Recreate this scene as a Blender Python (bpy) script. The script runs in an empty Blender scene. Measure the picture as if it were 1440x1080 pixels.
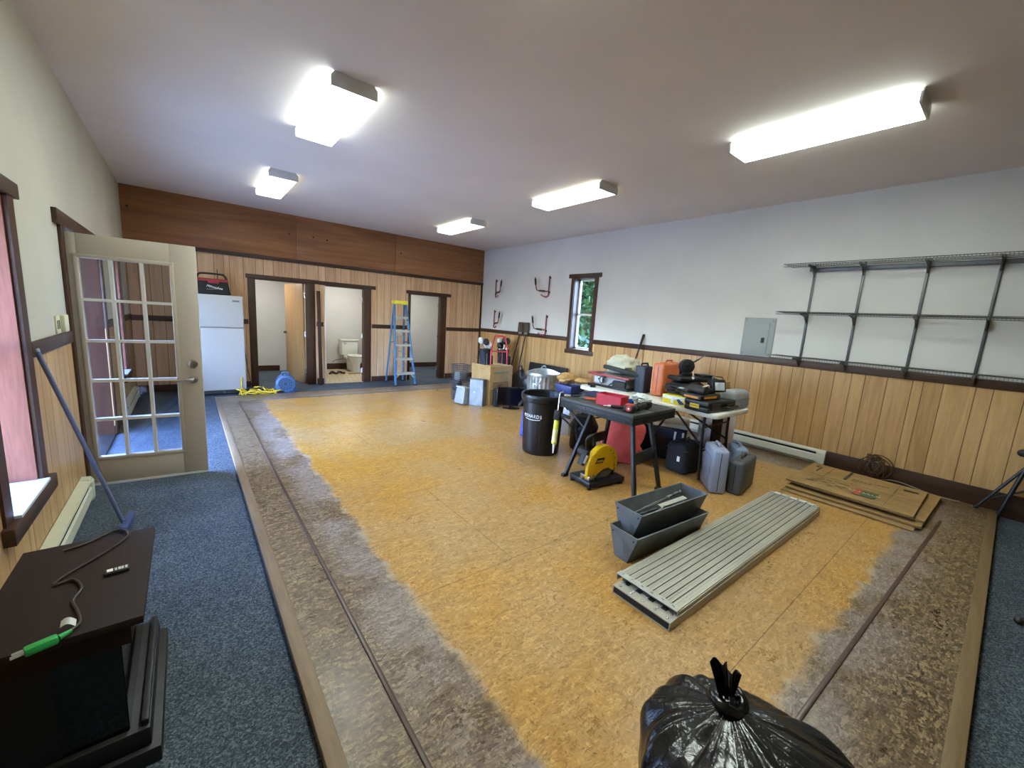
import bpy, bmesh, math, random
from mathutils import Matrix, Vector, noise
random.seed(7)
PI = math.pi
scene = bpy.context.scene
COL = scene.collection

# ------------------------------------------------------------ geometry kit
def rotm(r):
    return (Matrix.Rotation(r[2], 4, 'Z') @ Matrix.Rotation(r[1], 4, 'Y') @ Matrix.Rotation(r[0], 4, 'X'))

class MB:
    """collects shapes into one mesh"""
    def __init__(self):
        self.bm = bmesh.new()
    def _add(self, t, M=None, mi=0, smooth=None):
        if M is not None:
            bmesh.ops.transform(t, matrix=M, verts=t.verts)
        for f in t.faces:
            f.material_index = mi
        me = bpy.data.meshes.new('tmp')
        t.to_mesh(me); t.free()
        self.bm.from_mesh(me)
        bpy.data.meshes.remove(me)
        return self
    def box(self, c, d, rot=(0, 0, 0), bev=0, seg=2, mi=0, top=None):
        t = bmesh.new()
        bmesh.ops.create_cube(t, size=1)
        for v in t.verts:
            v.co = Vector((v.co.x*d[0], v.co.y*d[1], v.co.z*d[2]))
            if top and v.co.z > 0:
                v.co.x *= top[0]; v.co.y *= top[1]
        if bev > 0:
            bmesh.ops.bevel(t, geom=list(t.edges), offset=min(bev, min(d)*.49), segments=seg, affect='EDGES', profile=.5)
        return self._add(t, Matrix.Translation(Vector(c)) @ rotm(rot), mi)
    def b2(self, a, b, bev=0, mi=0, seg=2):
        c = [(a[i]+b[i])/2 for i in range(3)]; d = [abs(b[i]-a[i]) for i in range(3)]
        return self.box(c, d, bev=bev, mi=mi, seg=seg)
    def cyl(self, p0, p1, r0, r1=None, n=16, mi=0, bev=0):
        r1 = r0 if r1 is None else r1
        p0 = Vector(p0); p1 = Vector(p1); ax = p1-p0
        t = bmesh.new()
        bmesh.ops.create_cone(t, cap_ends=True, segments=n, radius1=max(r0, 1e-4), radius2=max(r1, 1e-4), depth=ax.length)
        if bev:
            es = [e for e in t.edges if any(len(f.verts) > 4 for f in e.link_faces)]
            bmesh.ops.bevel(t, geom=es, offset=bev, segments=2, affect='EDGES', profile=.5)
        q = ax.normalized().to_track_quat('Z', 'Y').to_matrix().to_4x4()
        return self._add(t, Matrix.Translation((p0+p1)/2) @ q, mi)
    def bar(self, p0, p1, w, h, mi=0, bev=0, up=(0, 0, 1)):
        """rectangular bar from p0 to p1; w across, h along up"""
        p0 = Vector(p0); p1 = Vector(p1); ax = (p1-p0); L = ax.length; z = ax.normalized()
        u = Vector(up); u = (u-z*u.dot(z))
        if u.length < 1e-4: u = Vector((1, 0, 0)); u = u-z*u.dot(z)
        u.normalize(); s = u.cross(z)
        t = bmesh.new(); bmesh.ops.create_cube(t, size=1)
        for v in t.verts: v.co = Vector((v.co.x*w, v.co.y*h, v.co.z*L))
        if bev: bmesh.ops.bevel(t, geom=list(t.edges), offset=min(bev, w*.45, h*.45), segments=2, affect='EDGES', profile=.5)
        M = Matrix(((s.x, u.x, z.x, 0), (s.y, u.y, z.y, 0), (s.z, u.z, z.z, 0), (0, 0, 0, 1)))
        return self._add(t, Matrix.Translation((p0+p1)/2) @ M, mi)
    def tube(self, pts, r, n=8, mi=0, sm=0, closed=False, rs=None):
        P = [Vector(p) for p in pts]
        if sm:
            P = spline(P, sm, closed)
            if rs:
                k = len(P); rs = [lerp_list(rs, i/(k-1)) for i in range(k)]
        bm = self.bm; k = len(P); rings = []
        prev = None
        for i, p in enumerate(P):
            a = P[i-1] if (i > 0 or closed) else p
            b = P[(i+1) % k] if (i < k-1 or closed) else p
            tg = (b-a)
            if tg.length < 1e-9: tg = Vector((0, 0, 1))
            tg.normalize()
            if prev is None:
                u = tg.orthogonal().normalized()
            else:
                u = prev-tg*prev.dot(tg)
                u = u.normalized() if u.length > 1e-6 else tg.orthogonal().normalized()
            prev = u; w = tg.cross(u); rr = rs[i] if rs else r
            rings.append([bm.verts.new(p+(u*math.cos(2*PI*j/n)+w*math.sin(2*PI*j/n))*rr) for j in range(n)])
        m = k if closed else k-1
        for i in range(m):
            A = rings[i]; B = rings[(i+1) % k]
            for j in range(n):
                f = bm.faces.new((A[j], A[(j+1) % n], B[(j+1) % n], B[j])); f.material_index = mi
        if not closed:
            f = bm.faces.new(list(reversed(rings[0]))); f.material_index = mi
            f = bm.faces.new(rings[-1]); f.material_index = mi
        return self
    def lathe(self, prof, n=32, c=(0, 0, 0), mi=0, rot=(0, 0, 0), sx=1, sy=1):
        t = bmesh.new(); rings = []
        for r, z in prof:
            if r < 1e-5: rings.append([t.verts.new((0, 0, z))])
            else: rings.append([t.verts.new((r*sx*math.cos(2*PI*j/n), r*sy*math.sin(2*PI*j/n), z)) for j in range(n)])
        for A, B in zip(rings[:-1], rings[1:]):
            for j in range(n):
                a, b = A[j % len(A)], A[(j+1) % len(A)]; c2, d = B[(j+1) % len(B)], B[j % len(B)]
                vs = []
                for v in (a, b, c2, d):
                    if v not in vs: vs.append(v)
                if len(vs) > 2: t.faces.new(vs)
        bmesh.ops.recalc_face_normals(t, faces=t.faces)
        return self._add(t, Matrix.Translation(Vector(c)) @ rotm(rot), mi)
    def prism(self, poly, h0, h1, plane='xy', mi=0, bev=0, M=None):
        t = bmesh.new()
        f = {'xy': lambda a, b, h: (a, b, h), 'xz': lambda a, b, h: (a, h, b), 'yz': lambda a, b, h: (h, a, b)}[plane]
        A = [t.verts.new(f(a, b, h0)) for a, b in poly]; B = [t.verts.new(f(a, b, h1)) for a, b in poly]
        t.faces.new(A); t.faces.new(B); k = len(poly)
        for i in range(k): t.faces.new((A[i], A[(i+1) % k], B[(i+1) % k], B[i]))
        bmesh.ops.recalc_face_normals(t, faces=t.faces)
        if bev: bmesh.ops.bevel(t, geom=list(t.edges), offset=bev, segments=2, affect='EDGES', profile=.5)
        return self._add(t, M, mi)
    def blob(self, c, r, amp=0, fr=3, n=24, mi=0, seed=0, sq=1.0, rot=(0, 0, 0), flat=None):
        t = bmesh.new(); bmesh.ops.create_uvsphere(t, u_segments=n, v_segments=max(8, n*2//3), radius=1)
        off = Vector((seed*7.3, seed*3.1, seed*1.7))
        for v in t.verts:
            d = v.co.normalized()
            if sq != 1.0: d = Vector([math.copysign(abs(x)**sq, x) for x in d])
            k = 1+amp*noise.noise(d*fr+off)
            v.co = Vector((d.x*r[0], d.y*r[1], d.z*r[2]))*k
            if flat is not None and v.co.z < flat: v.co.z = flat
        return self._add(t, Matrix.Translation(Vector(c)) @ rotm(rot), mi)
    def quad(self, a, b, c, d, mi=0):
        vs = [self.bm.verts.new(p) for p in (a, b, c, d)]
        f = self.bm.faces.new(vs); f.material_index = mi
        return self
    def grid(self, fn, nu, nv, mi=0, th=0):
        t = bmesh.new()
        V = [[t.verts.new(fn(i/nu, j/nv)) for j in range(nv+1)] for i in range(nu+1)]
        for i in range(nu):
            for j in range(nv): t.faces.new((V[i][j], V[i+1][j], V[i+1][j+1], V[i][j+1]))
        bmesh.ops.recalc_face_normals(t, faces=t.faces)
        if th:
            bmesh.ops.solidify(t, geom=list(t.faces), thickness=th)
        return self._add(t, None, mi)

def spline(P, sm, closed=False):
    out = []; k = len(P)
    for i in range(k if closed else k-1):
        p1 = P[i]; p2 = P[(i+1) % k]
        p0 = P[i-1] if (i > 0 or closed) else p1
        p3 = P[(i+2) % k] if (i+2 < k or closed) else p2
        for s in range(sm):
            t = s/sm
            out.append(.5*((2*p1)+(p2-p0)*t+(2*p0-5*p1+4*p2-p3)*t*t+(3*p1-p0-3*p2+p3)*t**3))
    if not closed: out.append(P[-1].copy())
    return out
def lerp_list(L, t):
    x = t*(len(L)-1); i = min(int(x), len(L)-2); return L[i]+(L[i+1]-L[i])*(x-i)

SPLIT = {'leg_panel', 'spreader', 'end_strip', 'end_cap', 'pad', 'latch', 'bolt', 'mould_line', 'folding_brace', 'slot', 'rivet', 'screw', 'piping', 'slat', 'bolt_hole',
    'dog_hole', 'guard_screw', 'hole', 'cross_bar', 'caster', 'foot', 'prong', 'button', 'side_handle', 'bracket', 'raised_panel', 'moulded_rib', 'grip', 'side_rail', 'brace',
    'drum', 'loose_end', 'grille_clip', 'printed_flag', 'end_plate', 'carry_handle', 'loops', 'hinge_pin'}
def islands(bm):
    seen = set(); out = []
    for v in bm.verts:
        if v in seen: continue
        st = [v]; seen.add(v); grp = []
        while st:
            a = st.pop(); grp.append(a)
            for e in a.link_edges:
                b = e.other_vert(a)
                if b not in seen: seen.add(b); st.append(b)
        out.append(grp)
    return out
def obj(name, mb, mats, parent=None, loc=(0, 0, 0), rot=(0, 0, 0), world=False, ang=38):
    if name in SPLIT and not world:
        grp = islands(mb.bm)
        if len(grp) > 1:
            mb.bm.verts.index_update(); idx = [{v.index for v in g} for g in grp]; last = None
            for ids in idx:
                c = mb.bm.copy(); c.verts.ensure_lookup_table()
                bmesh.ops.delete(c, geom=[v for v in c.verts if v.index not in ids], context='VERTS')
                m2 = MB(); m2.bm.free(); m2.bm = c
                last = obj_one(name, m2, mats, parent, loc, rot, world, ang)
            mb.bm.free()
            return last
    return obj_one(name, mb, mats, parent, loc, rot, world, ang)
def obj_one(name, mb, mats, parent=None, loc=(0, 0, 0), rot=(0, 0, 0), world=False, ang=38):
    bm = mb.bm
    bm.normal_update()
    for f in bm.faces: f.smooth = True
    lim = math.radians(ang)
    for e in bm.edges:
        e.smooth = not (len(e.link_faces) == 2 and e.calc_face_angle(0) > lim) and len(e.link_faces) == 2
    me = bpy.data.meshes.new(name)
    bm.to_mesh(me); bm.free()
    for m in (mats if isinstance(mats, (list, tuple)) else [mats]): me.materials.append(m)
    o = bpy.data.objects.new(name, me); COL.objects.link(o)
    o.location = loc; o.rotation_euler = rot
    if parent is not None:
        o.parent = parent
        if world:
            r = parent
            while r.parent: r = r.parent
            M = Matrix.Translation(r.location) @ r.rotation_euler.to_matrix().to_4x4()
            me.transform(M.inverted())
    return o
def tag(o, label=None, cat=None, group=None, kind=None):
    if label: o['label'] = label
    if cat: o['category'] = cat
    if group: o['group'] = group
    if kind: o['kind'] = kind
    return o
def thing(name, label, cat, loc=(0, 0, 0), rotz=0, group=None):
    o = bpy.data.objects.new(name, None); COL.objects.link(o)
    o.empty_display_size = .1
    o.location = loc; o.rotation_euler = (0, 0, rotz)
    return tag(o, label, cat, group)
def one(name, mb, mats, label, cat, loc=(0, 0, 0), rotz=0, group=None):
    return tag(obj(name, mb, mats, None, loc, (0, 0, rotz)), label, cat, group)
def struct(name, mb, mats, parent=None):
    o = obj(name, mb, mats, parent)
    if parent is None: o['kind'] = 'structure'
    return o
def dup(root, loc, rotz, label=None):
    r = root.copy(); COL.objects.link(r); r.location = loc; r.rotation_euler = (0, 0, rotz)
    if label: r['label'] = label
    for ch in list(root.children):
        c = ch.copy(); COL.objects.link(c); c.parent = r
        for g in ch.children:
            d = g.copy(); COL.objects.link(d); d.parent = c
    return r
def text(name, body, size, mat, parent, loc, rot, ex=.0012, shear=0, sx=1, label=None):
    cu = bpy.data.curves.new('txt', 'FONT'); cu.body = body; cu.size = size; cu.extrude = ex
    cu.align_x = 'CENTER'; cu.align_y = 'CENTER'; cu.shear = shear; cu.resolution_u = 4
    t = bpy.data.objects.new('txt', cu); COL.objects.link(t)
    bpy.context.view_layer.update()
    dg = bpy.context.evaluated_depsgraph_get()
    me = bpy.data.meshes.new_from_object(t.evaluated_get(dg))
    bpy.data.objects.remove(t); bpy.data.curves.remove(cu)
    me.name = name
    for v in me.vertices: v.co.x *= sx
    me.materials.clear(); me.materials.append(mat)
    o = bpy.data.objects.new(name, me); COL.objects.link(o)
    o.parent = parent; o.location = loc; o.rotation_euler = rot
    if label: o['label'] = label
    return o

# ------------------------------------------------------------ materials
def lin(h):
    h = h.lstrip('#'); c = [int(h[i:i+2], 16)/255 for i in (0, 2, 4)]
    return tuple((x/12.92 if x <= .04045 else ((x+.055)/1.055)**2.4) for x in c)+(1,)
class NT:
    def __init__(s, name):
        s.m = bpy.data.materials.new(name); s.m.use_nodes = True; s.t = s.m.node_tree
        s.b = s.t.nodes['Principled BSDF']; s.co = None
    def n(s, typ, **kw):
        nd = s.t.nodes.new(typ)
        for k, v in kw.items():
            if k[0] == 'i' and k[1:].isdigit(): s.put(nd.inputs[int(k[1:])], v)
            elif k in nd.inputs and not hasattr(nd, k): s.put(nd.inputs[k], v)
            elif hasattr(nd, k): setattr(nd, k, v)
            else: s.put(nd.inputs[k], v)
        return nd
    def put(s, inp, v):
        if isinstance(v, bpy.types.NodeSocket): s.t.links.new(v, inp)
        else: inp.default_value = v
    def coord(s):
        if not s.co: s.co = s.n('ShaderNodeTexCoord').outputs['Object']
        return s.co
    def mapv(s, scale=(1, 1, 1), rot=(0, 0, 0), loc=(0, 0, 0), v=None):
        return s.n('ShaderNodeMapping', Vector=v or s.coord(), Scale=scale, Rotation=rot, Location=loc).outputs[0]
    def noise(s, scale, detail=3, rough=.55, v=None, dist=0, out=0):
        return s.n('ShaderNodeTexNoise', Vector=v or s.coord(), Scale=scale, Detail=detail, Roughness=rough, Distortion=dist).outputs[out]
    def ramp(s, fac, stops, interp='LINEAR'):
        r = s.n('ShaderNodeValToRGB', Fac=fac); e = r.color_ramp.elements; r.color_ramp.interpolation = interp
        while len(e) < len(stops): e.new(.5)
        for el, (p, c) in zip(e, stops): el.position = p; el.color = lin(c) if isinstance(c, str) else (c, c, c, 1)
        return r.outputs[0]
    def mix(s, fac, a, b, mode='MIX'):
        m = s.n('ShaderNodeMix', data_type='RGBA', blend_type=mode)
        s.put(m.inputs[0], fac); s.put(m.inputs[6], lin(a) if isinstance(a, str) else a); s.put(m.inputs[7], lin(b) if isinstance(b, str) else b)
        return m.outputs[2]
    def math(s, op, a, b=0., c=0., clamp=False):
        m = s.n('ShaderNodeMath', operation=op, use_clamp=clamp)
        s.put(m.inputs[0], a); s.put(m.inputs[1], b); s.put(m.inputs[2], c)
        return m.outputs[0]
    def xyz(s, v=None):
        return s.n('ShaderNodeSeparateXYZ', Vector=v or s.coord()).outputs
    def sstep(s, v, a, b):
        return s.n('ShaderNodeMapRange', interpolation_type='SMOOTHSTEP', i0=v, i1=a, i2=b, i3=0., i4=1.).outputs[0]
    def bump(s, h, strength=.3, dist=.002):
        b = s.n('ShaderNodeBump', Height=h, Strength=strength, Distance=dist)
        s.t.links.new(b.outputs[0], s.b.inputs['Normal'])
    def fin(s, color, rough=.5, metal=0, spec=.5):
        s.put(s.b.inputs['Base Color'], lin(color) if isinstance(color, str) else color)
        s.put(s.b.inputs['Roughness'], rough); s.put(s.b.inputs['Metallic'], metal)
        s.put(s.b.inputs['Specular IOR Level'], spec)
        return s.m
_mc = {}
def plain(color, rough=.5, metal=0, var=.12, sc=14, spec=.5, bump=0, bsc=60):
    """one colour with slight uneven wear"""
    k = (color, rough, metal, var, sc, spec, bump, bsc)
    if k in _mc: return _mc[k]
    t = NT('mat_'+color.lstrip('#')+f'_{len(_mc)}')
    nz = t.noise(sc, 4)
    c = t.n('ShaderNodeHueSaturation', Color=lin(color), Value=t.n('ShaderNodeMapRange', i0=nz, i1=.3, i2=.7, i3=1-var, i4=1+var).outputs[0]).outputs[0]
    if bump: t.bump(t.noise(bsc, 3), bump, .003)
    _mc[k] = t.fin(c, t.n('ShaderNodeMapRange', i0=nz, i1=.3, i2=.7, i3=max(.02, rough-.06), i4=min(1, rough+.06)).outputs[0], metal, spec)
    return _mc[k]
def wood(name, dark, light, axis='z', sc=1., rough=.5, contrast=(.28, .72), knots=False, spec=.4):
    t = NT(name); s = {'x': (1.2, 14, 14), 'y': (14, 1.2, 14), 'z': (14, 14, 1.2)}[axis]
    v = t.mapv(tuple(k*sc for k in s))
    a = t.noise(1.6, 6, .62, v, .6); b = t.noise(9, 3, .5, v)
    f = t.math('ADD', t.math('MULTIPLY', a, .75), t.math('MULTIPLY', b, .25))
    c = t.ramp(f, [(contrast[0], dark), (contrast[1], light)])
    if knots:
        kv = t.n('ShaderNodeTexVoronoi', Vector=t.mapv({'x': (1.1, 5, 5), 'y': (5, 1.1, 5), 'z': (5, 5, 1.1)}[axis]), Scale=1.).outputs['Distance']
        c = t.mix(t.math('SUBTRACT', 1., t.sstep(kv, .05, .13)), c, '#2a150d')
    t.bump(f, .15, .002)
    return t.fin(c, rough, 0, spec)
def paint(name, color, rough=.6, amt=.05, bmp=.06):
    t = NT(name); n1 = t.noise(1.3, 4); n2 = t.noise(220, 2)
    c = t.n('ShaderNodeHueSaturation', Color=lin(color), Value=t.n('ShaderNodeMapRange', i0=n1, i1=.3, i2=.7, i3=1-amt, i4=1+amt).outputs[0]).outputs[0]
    t.bump(n2, bmp, .002)
    return t.fin(c, rough, 0, .35)
def panelling(name, u, dark, light, seam='#4a2f1a'):
    """vertical grooved plywood panelling; u = 'x' or 'y' is the direction along the wall"""
    t = NT(name); X = t.xyz(); U = X[0] if u == 'x' else X[1]
    q = t.math('DIVIDE', U, .155); cell = t.math('FLOOR', q); fr = t.math('FRACT', q)
    wn = t.n('ShaderNodeTexWhiteNoise', noise_dimensions='1D', W=cell).outputs[0]
    g = t.math('MULTIPLY_ADD', wn, .6, .2)
    d = t.math('ABSOLUTE', t.math('SUBTRACT', fr, g))
    line = t.math('SUBTRACT', 1., t.sstep(d, .012, .034))
    side = t.math('ADD', cell, t.math('GREATER_THAN', fr, g))
    tone = t.n('ShaderNodeTexWhiteNoise', noise_dimensions='1D', W=t.math('ADD', side, .37)).outputs[0]
    sv = (16, 16, 1.1)
    v = t.mapv(sv)
    vv = t.n('ShaderNodeVectorMath', operation='ADD', i0=v, i1=t.n('ShaderNodeCombineXYZ', i0=t.math('MULTIPLY', tone, 30.), i1=t.math('MULTIPLY', tone, 17.)).outputs[0]).outputs[0]
    a = t.noise(1.1, 6, .62, vv, .5); b = t.noise(6, 3, .5, vv)
    f = t.math('ADD', t.math('MULTIPLY', a, .62), t.math('MULTIPLY', b, .2)); f = t.math('ADD', f, t.math('MULTIPLY', tone, .17))
    c = t.ramp(f, [(.36, dark), (.68, light)])
    c = t.mix(t.math('MULTIPLY', line, .8), c, seam)
    t.bump(t.math('SUBTRACT', t.math('MULTIPLY', f, .1), line), .5, .004)
    return t.fin(c, .42, 0, .4)
def osb():
    t = NT('osb_floor'); co = t.coord(); X = t.xyz()
    # flakes: several layers of stretched cells
    wv = t.n('ShaderNodeVectorMath', operation='MULTIPLY_ADD', i0=t.noise(6, 2, .5, out=1), i1=(.07, .07, 0), i2=co).outputs[0]
    def flake(rot, sc, st, shift):
        v = t.mapv((sc*st, sc, 1), (0, 0, rot), (shift, shift*.7, 0), wv)
        vo = t.n('ShaderNodeTexVoronoi', Vector=v, Scale=1., voronoi_dimensions='2D')
        return t.n('ShaderNodeSeparateColor', Color=vo.outputs['Color']).outputs[0], vo.outputs['Distance']
    f1, d1 = flake(.4, 62, .34, 0); f2, d2 = flake(1.7, 70, .38, 3); f3, d3 = flake(-.5, 80, .3, 7)
    sel = t.noise(38, 3, .6)
    ff = t.mix(t.sstep(sel, .46, .56), f1, f2)
    ff = t.mix(t.sstep(t.noise(44, 3, .6, t.mapv(loc=(5, 2, 0))), .5, .6), ff, f3)
    ff = t.n('ShaderNodeSeparateColor', Color=ff).outputs[0]
    fa = t.noise(1., 4, .6, t.mapv((30, 150, 1), (0, 0, .35), v=wv)); fb = t.noise(1., 4, .6, t.mapv((150, 34, 1), (0, 0, .5), v=wv)); fc = t.noise(1., 4, .6, t.mapv((36, 140, 1), (0, 0, -.8), v=wv))
    fib = t.mix(t.sstep(t.noise(17, 2), .47, .53), fa, fb); fib = t.mix(t.sstep(t.noise(15, 2, .5, t.mapv(loc=(3, 9, 0))), .52, .58), fib, fc)
    fib = t.n('ShaderNodeSeparateColor', Color=fib).outputs[0]
    ff = t.math('ADD', t.math('MULTIPLY', ff, .72), t.math('MULTIPLY', t.sstep(fib, .2, .8), .6)); ff = t.math('SUBTRACT', ff, .16)
    big = t.noise(.9, 4, .6, t.mapv(loc=(2.7, .6, 0))); mid = t.noise(3.2, 5, .65)
    br = t.n('ShaderNodeTexBrick', Vector=t.mapv(loc=(-1.6, -.59, 0)), Scale=1., Color1=(0, 0, 0, 1), Color2=(1, 1, 1, 1), Mortar=(.5, .5, .5, 1), offset=.5)
    br.inputs['Mortar Size'].default_value = .003; br.inputs['Mortar Smooth'].default_value = .3
    br.inputs['Brick Width'].default_value = 2.44; br.inputs['Row Height'].default_value = 1.26; br.inputs['Bias'].default_value = 0
    sheet = t.n('ShaderNodeSeparateColor', Color=br.outputs['Color']).outputs[0]; seam = br.outputs['Fac']
    # pale worn -> saturated amber
    amb = t.math('ADD', t.math('MULTIPLY', big, 1.1), t.math('MULTIPLY', sheet, .16)); amb = t.math('ADD', amb, t.math('MULTIPLY', mid, .35))
    amb = t.sstep(amb, .60, 1.04)
    worn = t.ramp(ff, [(0, '#8a683b'), (.3, '#a6834f'), (.65, '#b28e5a'), (1, '#c9a675')])
    sat = t.ramp(ff, [(0, '#8a5f21'), (.3, '#aa7a2e'), (.65, '#ba8835'), (1, '#d3a758')])
    orange = t.mix(amb, worn, sat)
    dirty = t.sstep(t.noise(1.7, 5, .6, t.mapv(loc=(9, 4, 0))), .54, .72)
    orange = t.mix(t.math('MULTIPLY', dirty, .30), orange, '#a98d6d')
    stain = t.ramp(ff, [(0, '#3c2c1a'), (.3, '#5a4731'), (.6, '#725e46'), (1, '#a48f6c')])
    greyer = t.ramp(ff, [(0, '#665850'), (.4, '#83756b'), (.7, '#91847a'), (1, '#a99c8f')])
    # distance inside the unstained middle
    ex = t.math('MINIMUM', t.math('SUBTRACT', X[0], .9), t.math('SUBTRACT', 5.52, X[0]))
    ey = t.math('MINIMUM', t.math('SUBTRACT', X[1], .39), t.math('SUBTRACT', 7.46, X[1]))
    e = t.math('MINIMUM', ex, ey)
    e = t.math('ADD', e, t.math('MULTIPLY', t.math('SUBTRACT', t.noise(3.0, 5, .7), .5), .22))
    e = t.math('ADD', e, t.math('MULTIPLY', t.math('SUBTRACT', t.noise(26, 3, .6), .5), .05))
    inner = t.sstep(e, -.035, .03)
    fringe = t.math('MULTIPLY', t.sstep(e, -.36, -.12), t.sstep(t.noise(2.3, 4, .6, t.mapv(loc=(1, 8, 0))), .36, .56))
    st = t.mix(fringe, stain, greyer)
    pale = t.math('MULTIPLY', t.math('SUBTRACT', 1., t.sstep(t.math('ABSOLUTE', e), .0, .04)), t.sstep(t.noise(7, 4, .6), .44, .64))
    c = t.mix(inner, st, orange)
    c = t.mix(t.math('MULTIPLY', pale, .55), c, '#b9aa94')
    # dark specks and flecks
    sp = t.noise(1., 3, .6, t.mapv((70, 34, 1), (0, 0, .5), v=wv)); sp2 = t.noise(1., 3, .6, t.mapv((40, 84, 1), (0, 0, .9), (4, 4, 0), wv))
    fl = t.math('MAXIMUM', t.sstep(sp, .645, .69), t.sstep(sp2, .645, .69))
    fl = t.math('MULTIPLY', fl, t.sstep(t.noise(2.1, 3), .34, .5))
    c = t.mix(t.math('MULTIPLY', fl, .6), c, '#40301f')
    c = t.mix(t.math('MULTIPLY', t.math('MULTIPLY', seam, inner), .62), c, '#4a3420')
    hgt = t.math('ADD', t.math('MULTIPLY', ff, .4), t.math('MULTIPLY', fl, -.7))
    t.bump(t.math('SUBTRACT', hgt, t.math('MULTIPLY', seam, 1.2)), .28, .002)
    rg = t.n('ShaderNodeMapRange', i0=t.math('ADD', mid, t.math('MULTIPLY', ff, .2)), i1=.3, i2=.9, i3=.24, i4=.44).outputs[0]
    return t.fin(c, rg, 0, .45)
def carpet():
    t = NT('blue_grey_carpet')
    a = t.noise(170, 3, .7); b = t.noise(2.2, 4); vo = t.n('ShaderNodeTexVoronoi', Vector=t.coord(), Scale=150.).outputs['Color']
    r = t.n('ShaderNodeSeparateColor', Color=vo).outputs[0]
    f = t.math('ADD', t.math('MULTIPLY', a, .6), t.math('MULTIPLY', r, .4))
    f = t.math('ADD', f, t.math('MULTIPLY', t.math('SUBTRACT', b, .5), .25))
    c = t.ramp(f, [(.22, '#272e35'), (.5, '#464f58'), (.72, '#69737b'), (.9, '#969da1')])
    t.bump(f, .7, .006)
    return t.fin(c, .95, 0, .15)
def plyboard():
    t = NT('amber_plywood'); v = t.mapv((.35, 6, 5))
    w = t.noise(1.2, 5, .6, v, 1.6); g = t.noise(1., 4, .5, t.mapv((2, 50, 44)))
    c = t.ramp(t.math('ADD', t.math('MULTIPLY', w, .8), t.math('MULTIPLY', g, .2)), [(.3, '#754c2e'), (.55, '#93643f'), (.75, '#a8774c')])
    return t.fin(c, .45, 0, .4)
def emission(name, color, strength, ribs=None):
    t = NT(name); nt = t.t; nt.nodes.remove(t.b)
    e = t.n('ShaderNodeEmission', Color=lin(color), Strength=strength)
    if ribs:
        X = t.xyz(); a = t.math('ABSOLUTE', X[0])
        band = t.math('SUBTRACT', 1., t.sstep(t.math('ABSOLUTE', t.math('SUBTRACT', a, .075)), .02, .075))
        side = t.math('MULTIPLY_ADD', t.sstep(a, .14, .16), -.65, 1.); band = t.math('MULTIPLY', band, side)
        endf = t.math('SUBTRACT', 1., t.sstep(t.math('ABSOLUTE', X[1]), .5, .62))
        t.put(e.inputs[1], t.math('MULTIPLY', t.math('MULTIPLY', side, t.math('MULTIPLY_ADD', band, .4, .62)), t.math('MULTIPLY', t.math('MULTIPLY_ADD', endf, .6, .4), strength)))
    nt.links.new(e.outputs[0], nt.nodes['Material Output'].inputs[0])
    return t.m
def glass(name, tint='#ffffff', fac=.08, rough=.02):
    t = NT(name); nt = t.t; nt.nodes.remove(t.b)
    a = t.n('ShaderNodeBsdfTransparent', Color=lin(tint)); g = t.n('ShaderNodeBsdfGlossy', Roughness=rough)
    m = t.n('ShaderNodeMixShader'); t.put(m.inputs[0], fac)
    nt.links.new(a.outputs[0], m.inputs[1]); nt.links.new(g.outputs[0], m.inputs[2])
    nt.links.new(m.outputs[0], nt.nodes['Material Output'].inputs[0])
    return t.m
def galvanised(name, a='#8f9696', b='#c3c9c8', rough=.38, sc=18, metal=.85):
    t = NT(name); v = t.n('ShaderNodeTexVoronoi', Vector=t.coord(), Scale=sc).outputs['Color']
    r = t.n('ShaderNodeSeparateColor', Color=v).outputs[0]; n = t.noise(5, 4)
    c = t.ramp(t.math('ADD', t.math('MULTIPLY', r, .35), t.math('MULTIPLY', n, .65)), [(.25, a), (.75, b)])
    return t.fin(c, rough, metal, .5)
def foil_bag():
    t = NT('black_polythene'); n1 = t.noise(16, 4, .6, dist=.6); n2 = t.noise(60, 2)
    t.bump(t.math('ADD', n1, t.math('MULTIPLY', n2, .2)), .35, .012)
    return t.fin('#0b0b0c', .22, 0, .5)
def brushed(name, color, axis='x', rough=.4):
    t = NT(name); s = {'x': (2, 160, 160), 'y': (160, 2, 160)}[axis]
    n = t.noise(1., 3, .5, t.mapv(s)); m = t.noise(4, 4)
    c = t.n('ShaderNodeHueSaturation', Color=lin(color), Value=t.math('ADD', .6, t.math('ADD', t.math('MULTIPLY', n, .35), t.math('MULTIPLY', m, .45)))).outputs[0]
    return t.fin(c, rough, .25, .4)
def tiles():
    t = NT('beige_tiles'); br = t.n('ShaderNodeTexBrick', Vector=t.mapv(rot=(0, 0, .2)), Scale=1., Color1=lin('#c9b896'), Color2=lin('#b5a280'), Mortar=lin('#8d7c60'), offset=.5)
    br.inputs['Brick Width'].default_value = .2; br.inputs['Row Height'].default_value = .1; br.inputs['Mortar Size'].default_value = .008
    return t.fin(br.outputs['Color'], .45)
def card():
    t = NT('cardboard'); n = t.noise(6, 4); f = t.noise(1., 3, .5, t.mapv((90, 3, 3)))
    c = t.ramp(t.math('ADD', t.math('MULTIPLY', n, .7), t.math('MULTIPLY', f, .3)), [(.3, '#8d7046'), (.7, '#ab8c5d')])
    return t.fin(c, .8, 0, .2)
def foliage():
    t = NT('leaf_green'); n = t.noise(3, 4)
    c = t.ramp(n, [(.3, '#16280f'), (.6, '#2c481f'), (.8, '#5a7442')])
    return t.fin(c, .5, 0, .3)

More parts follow.
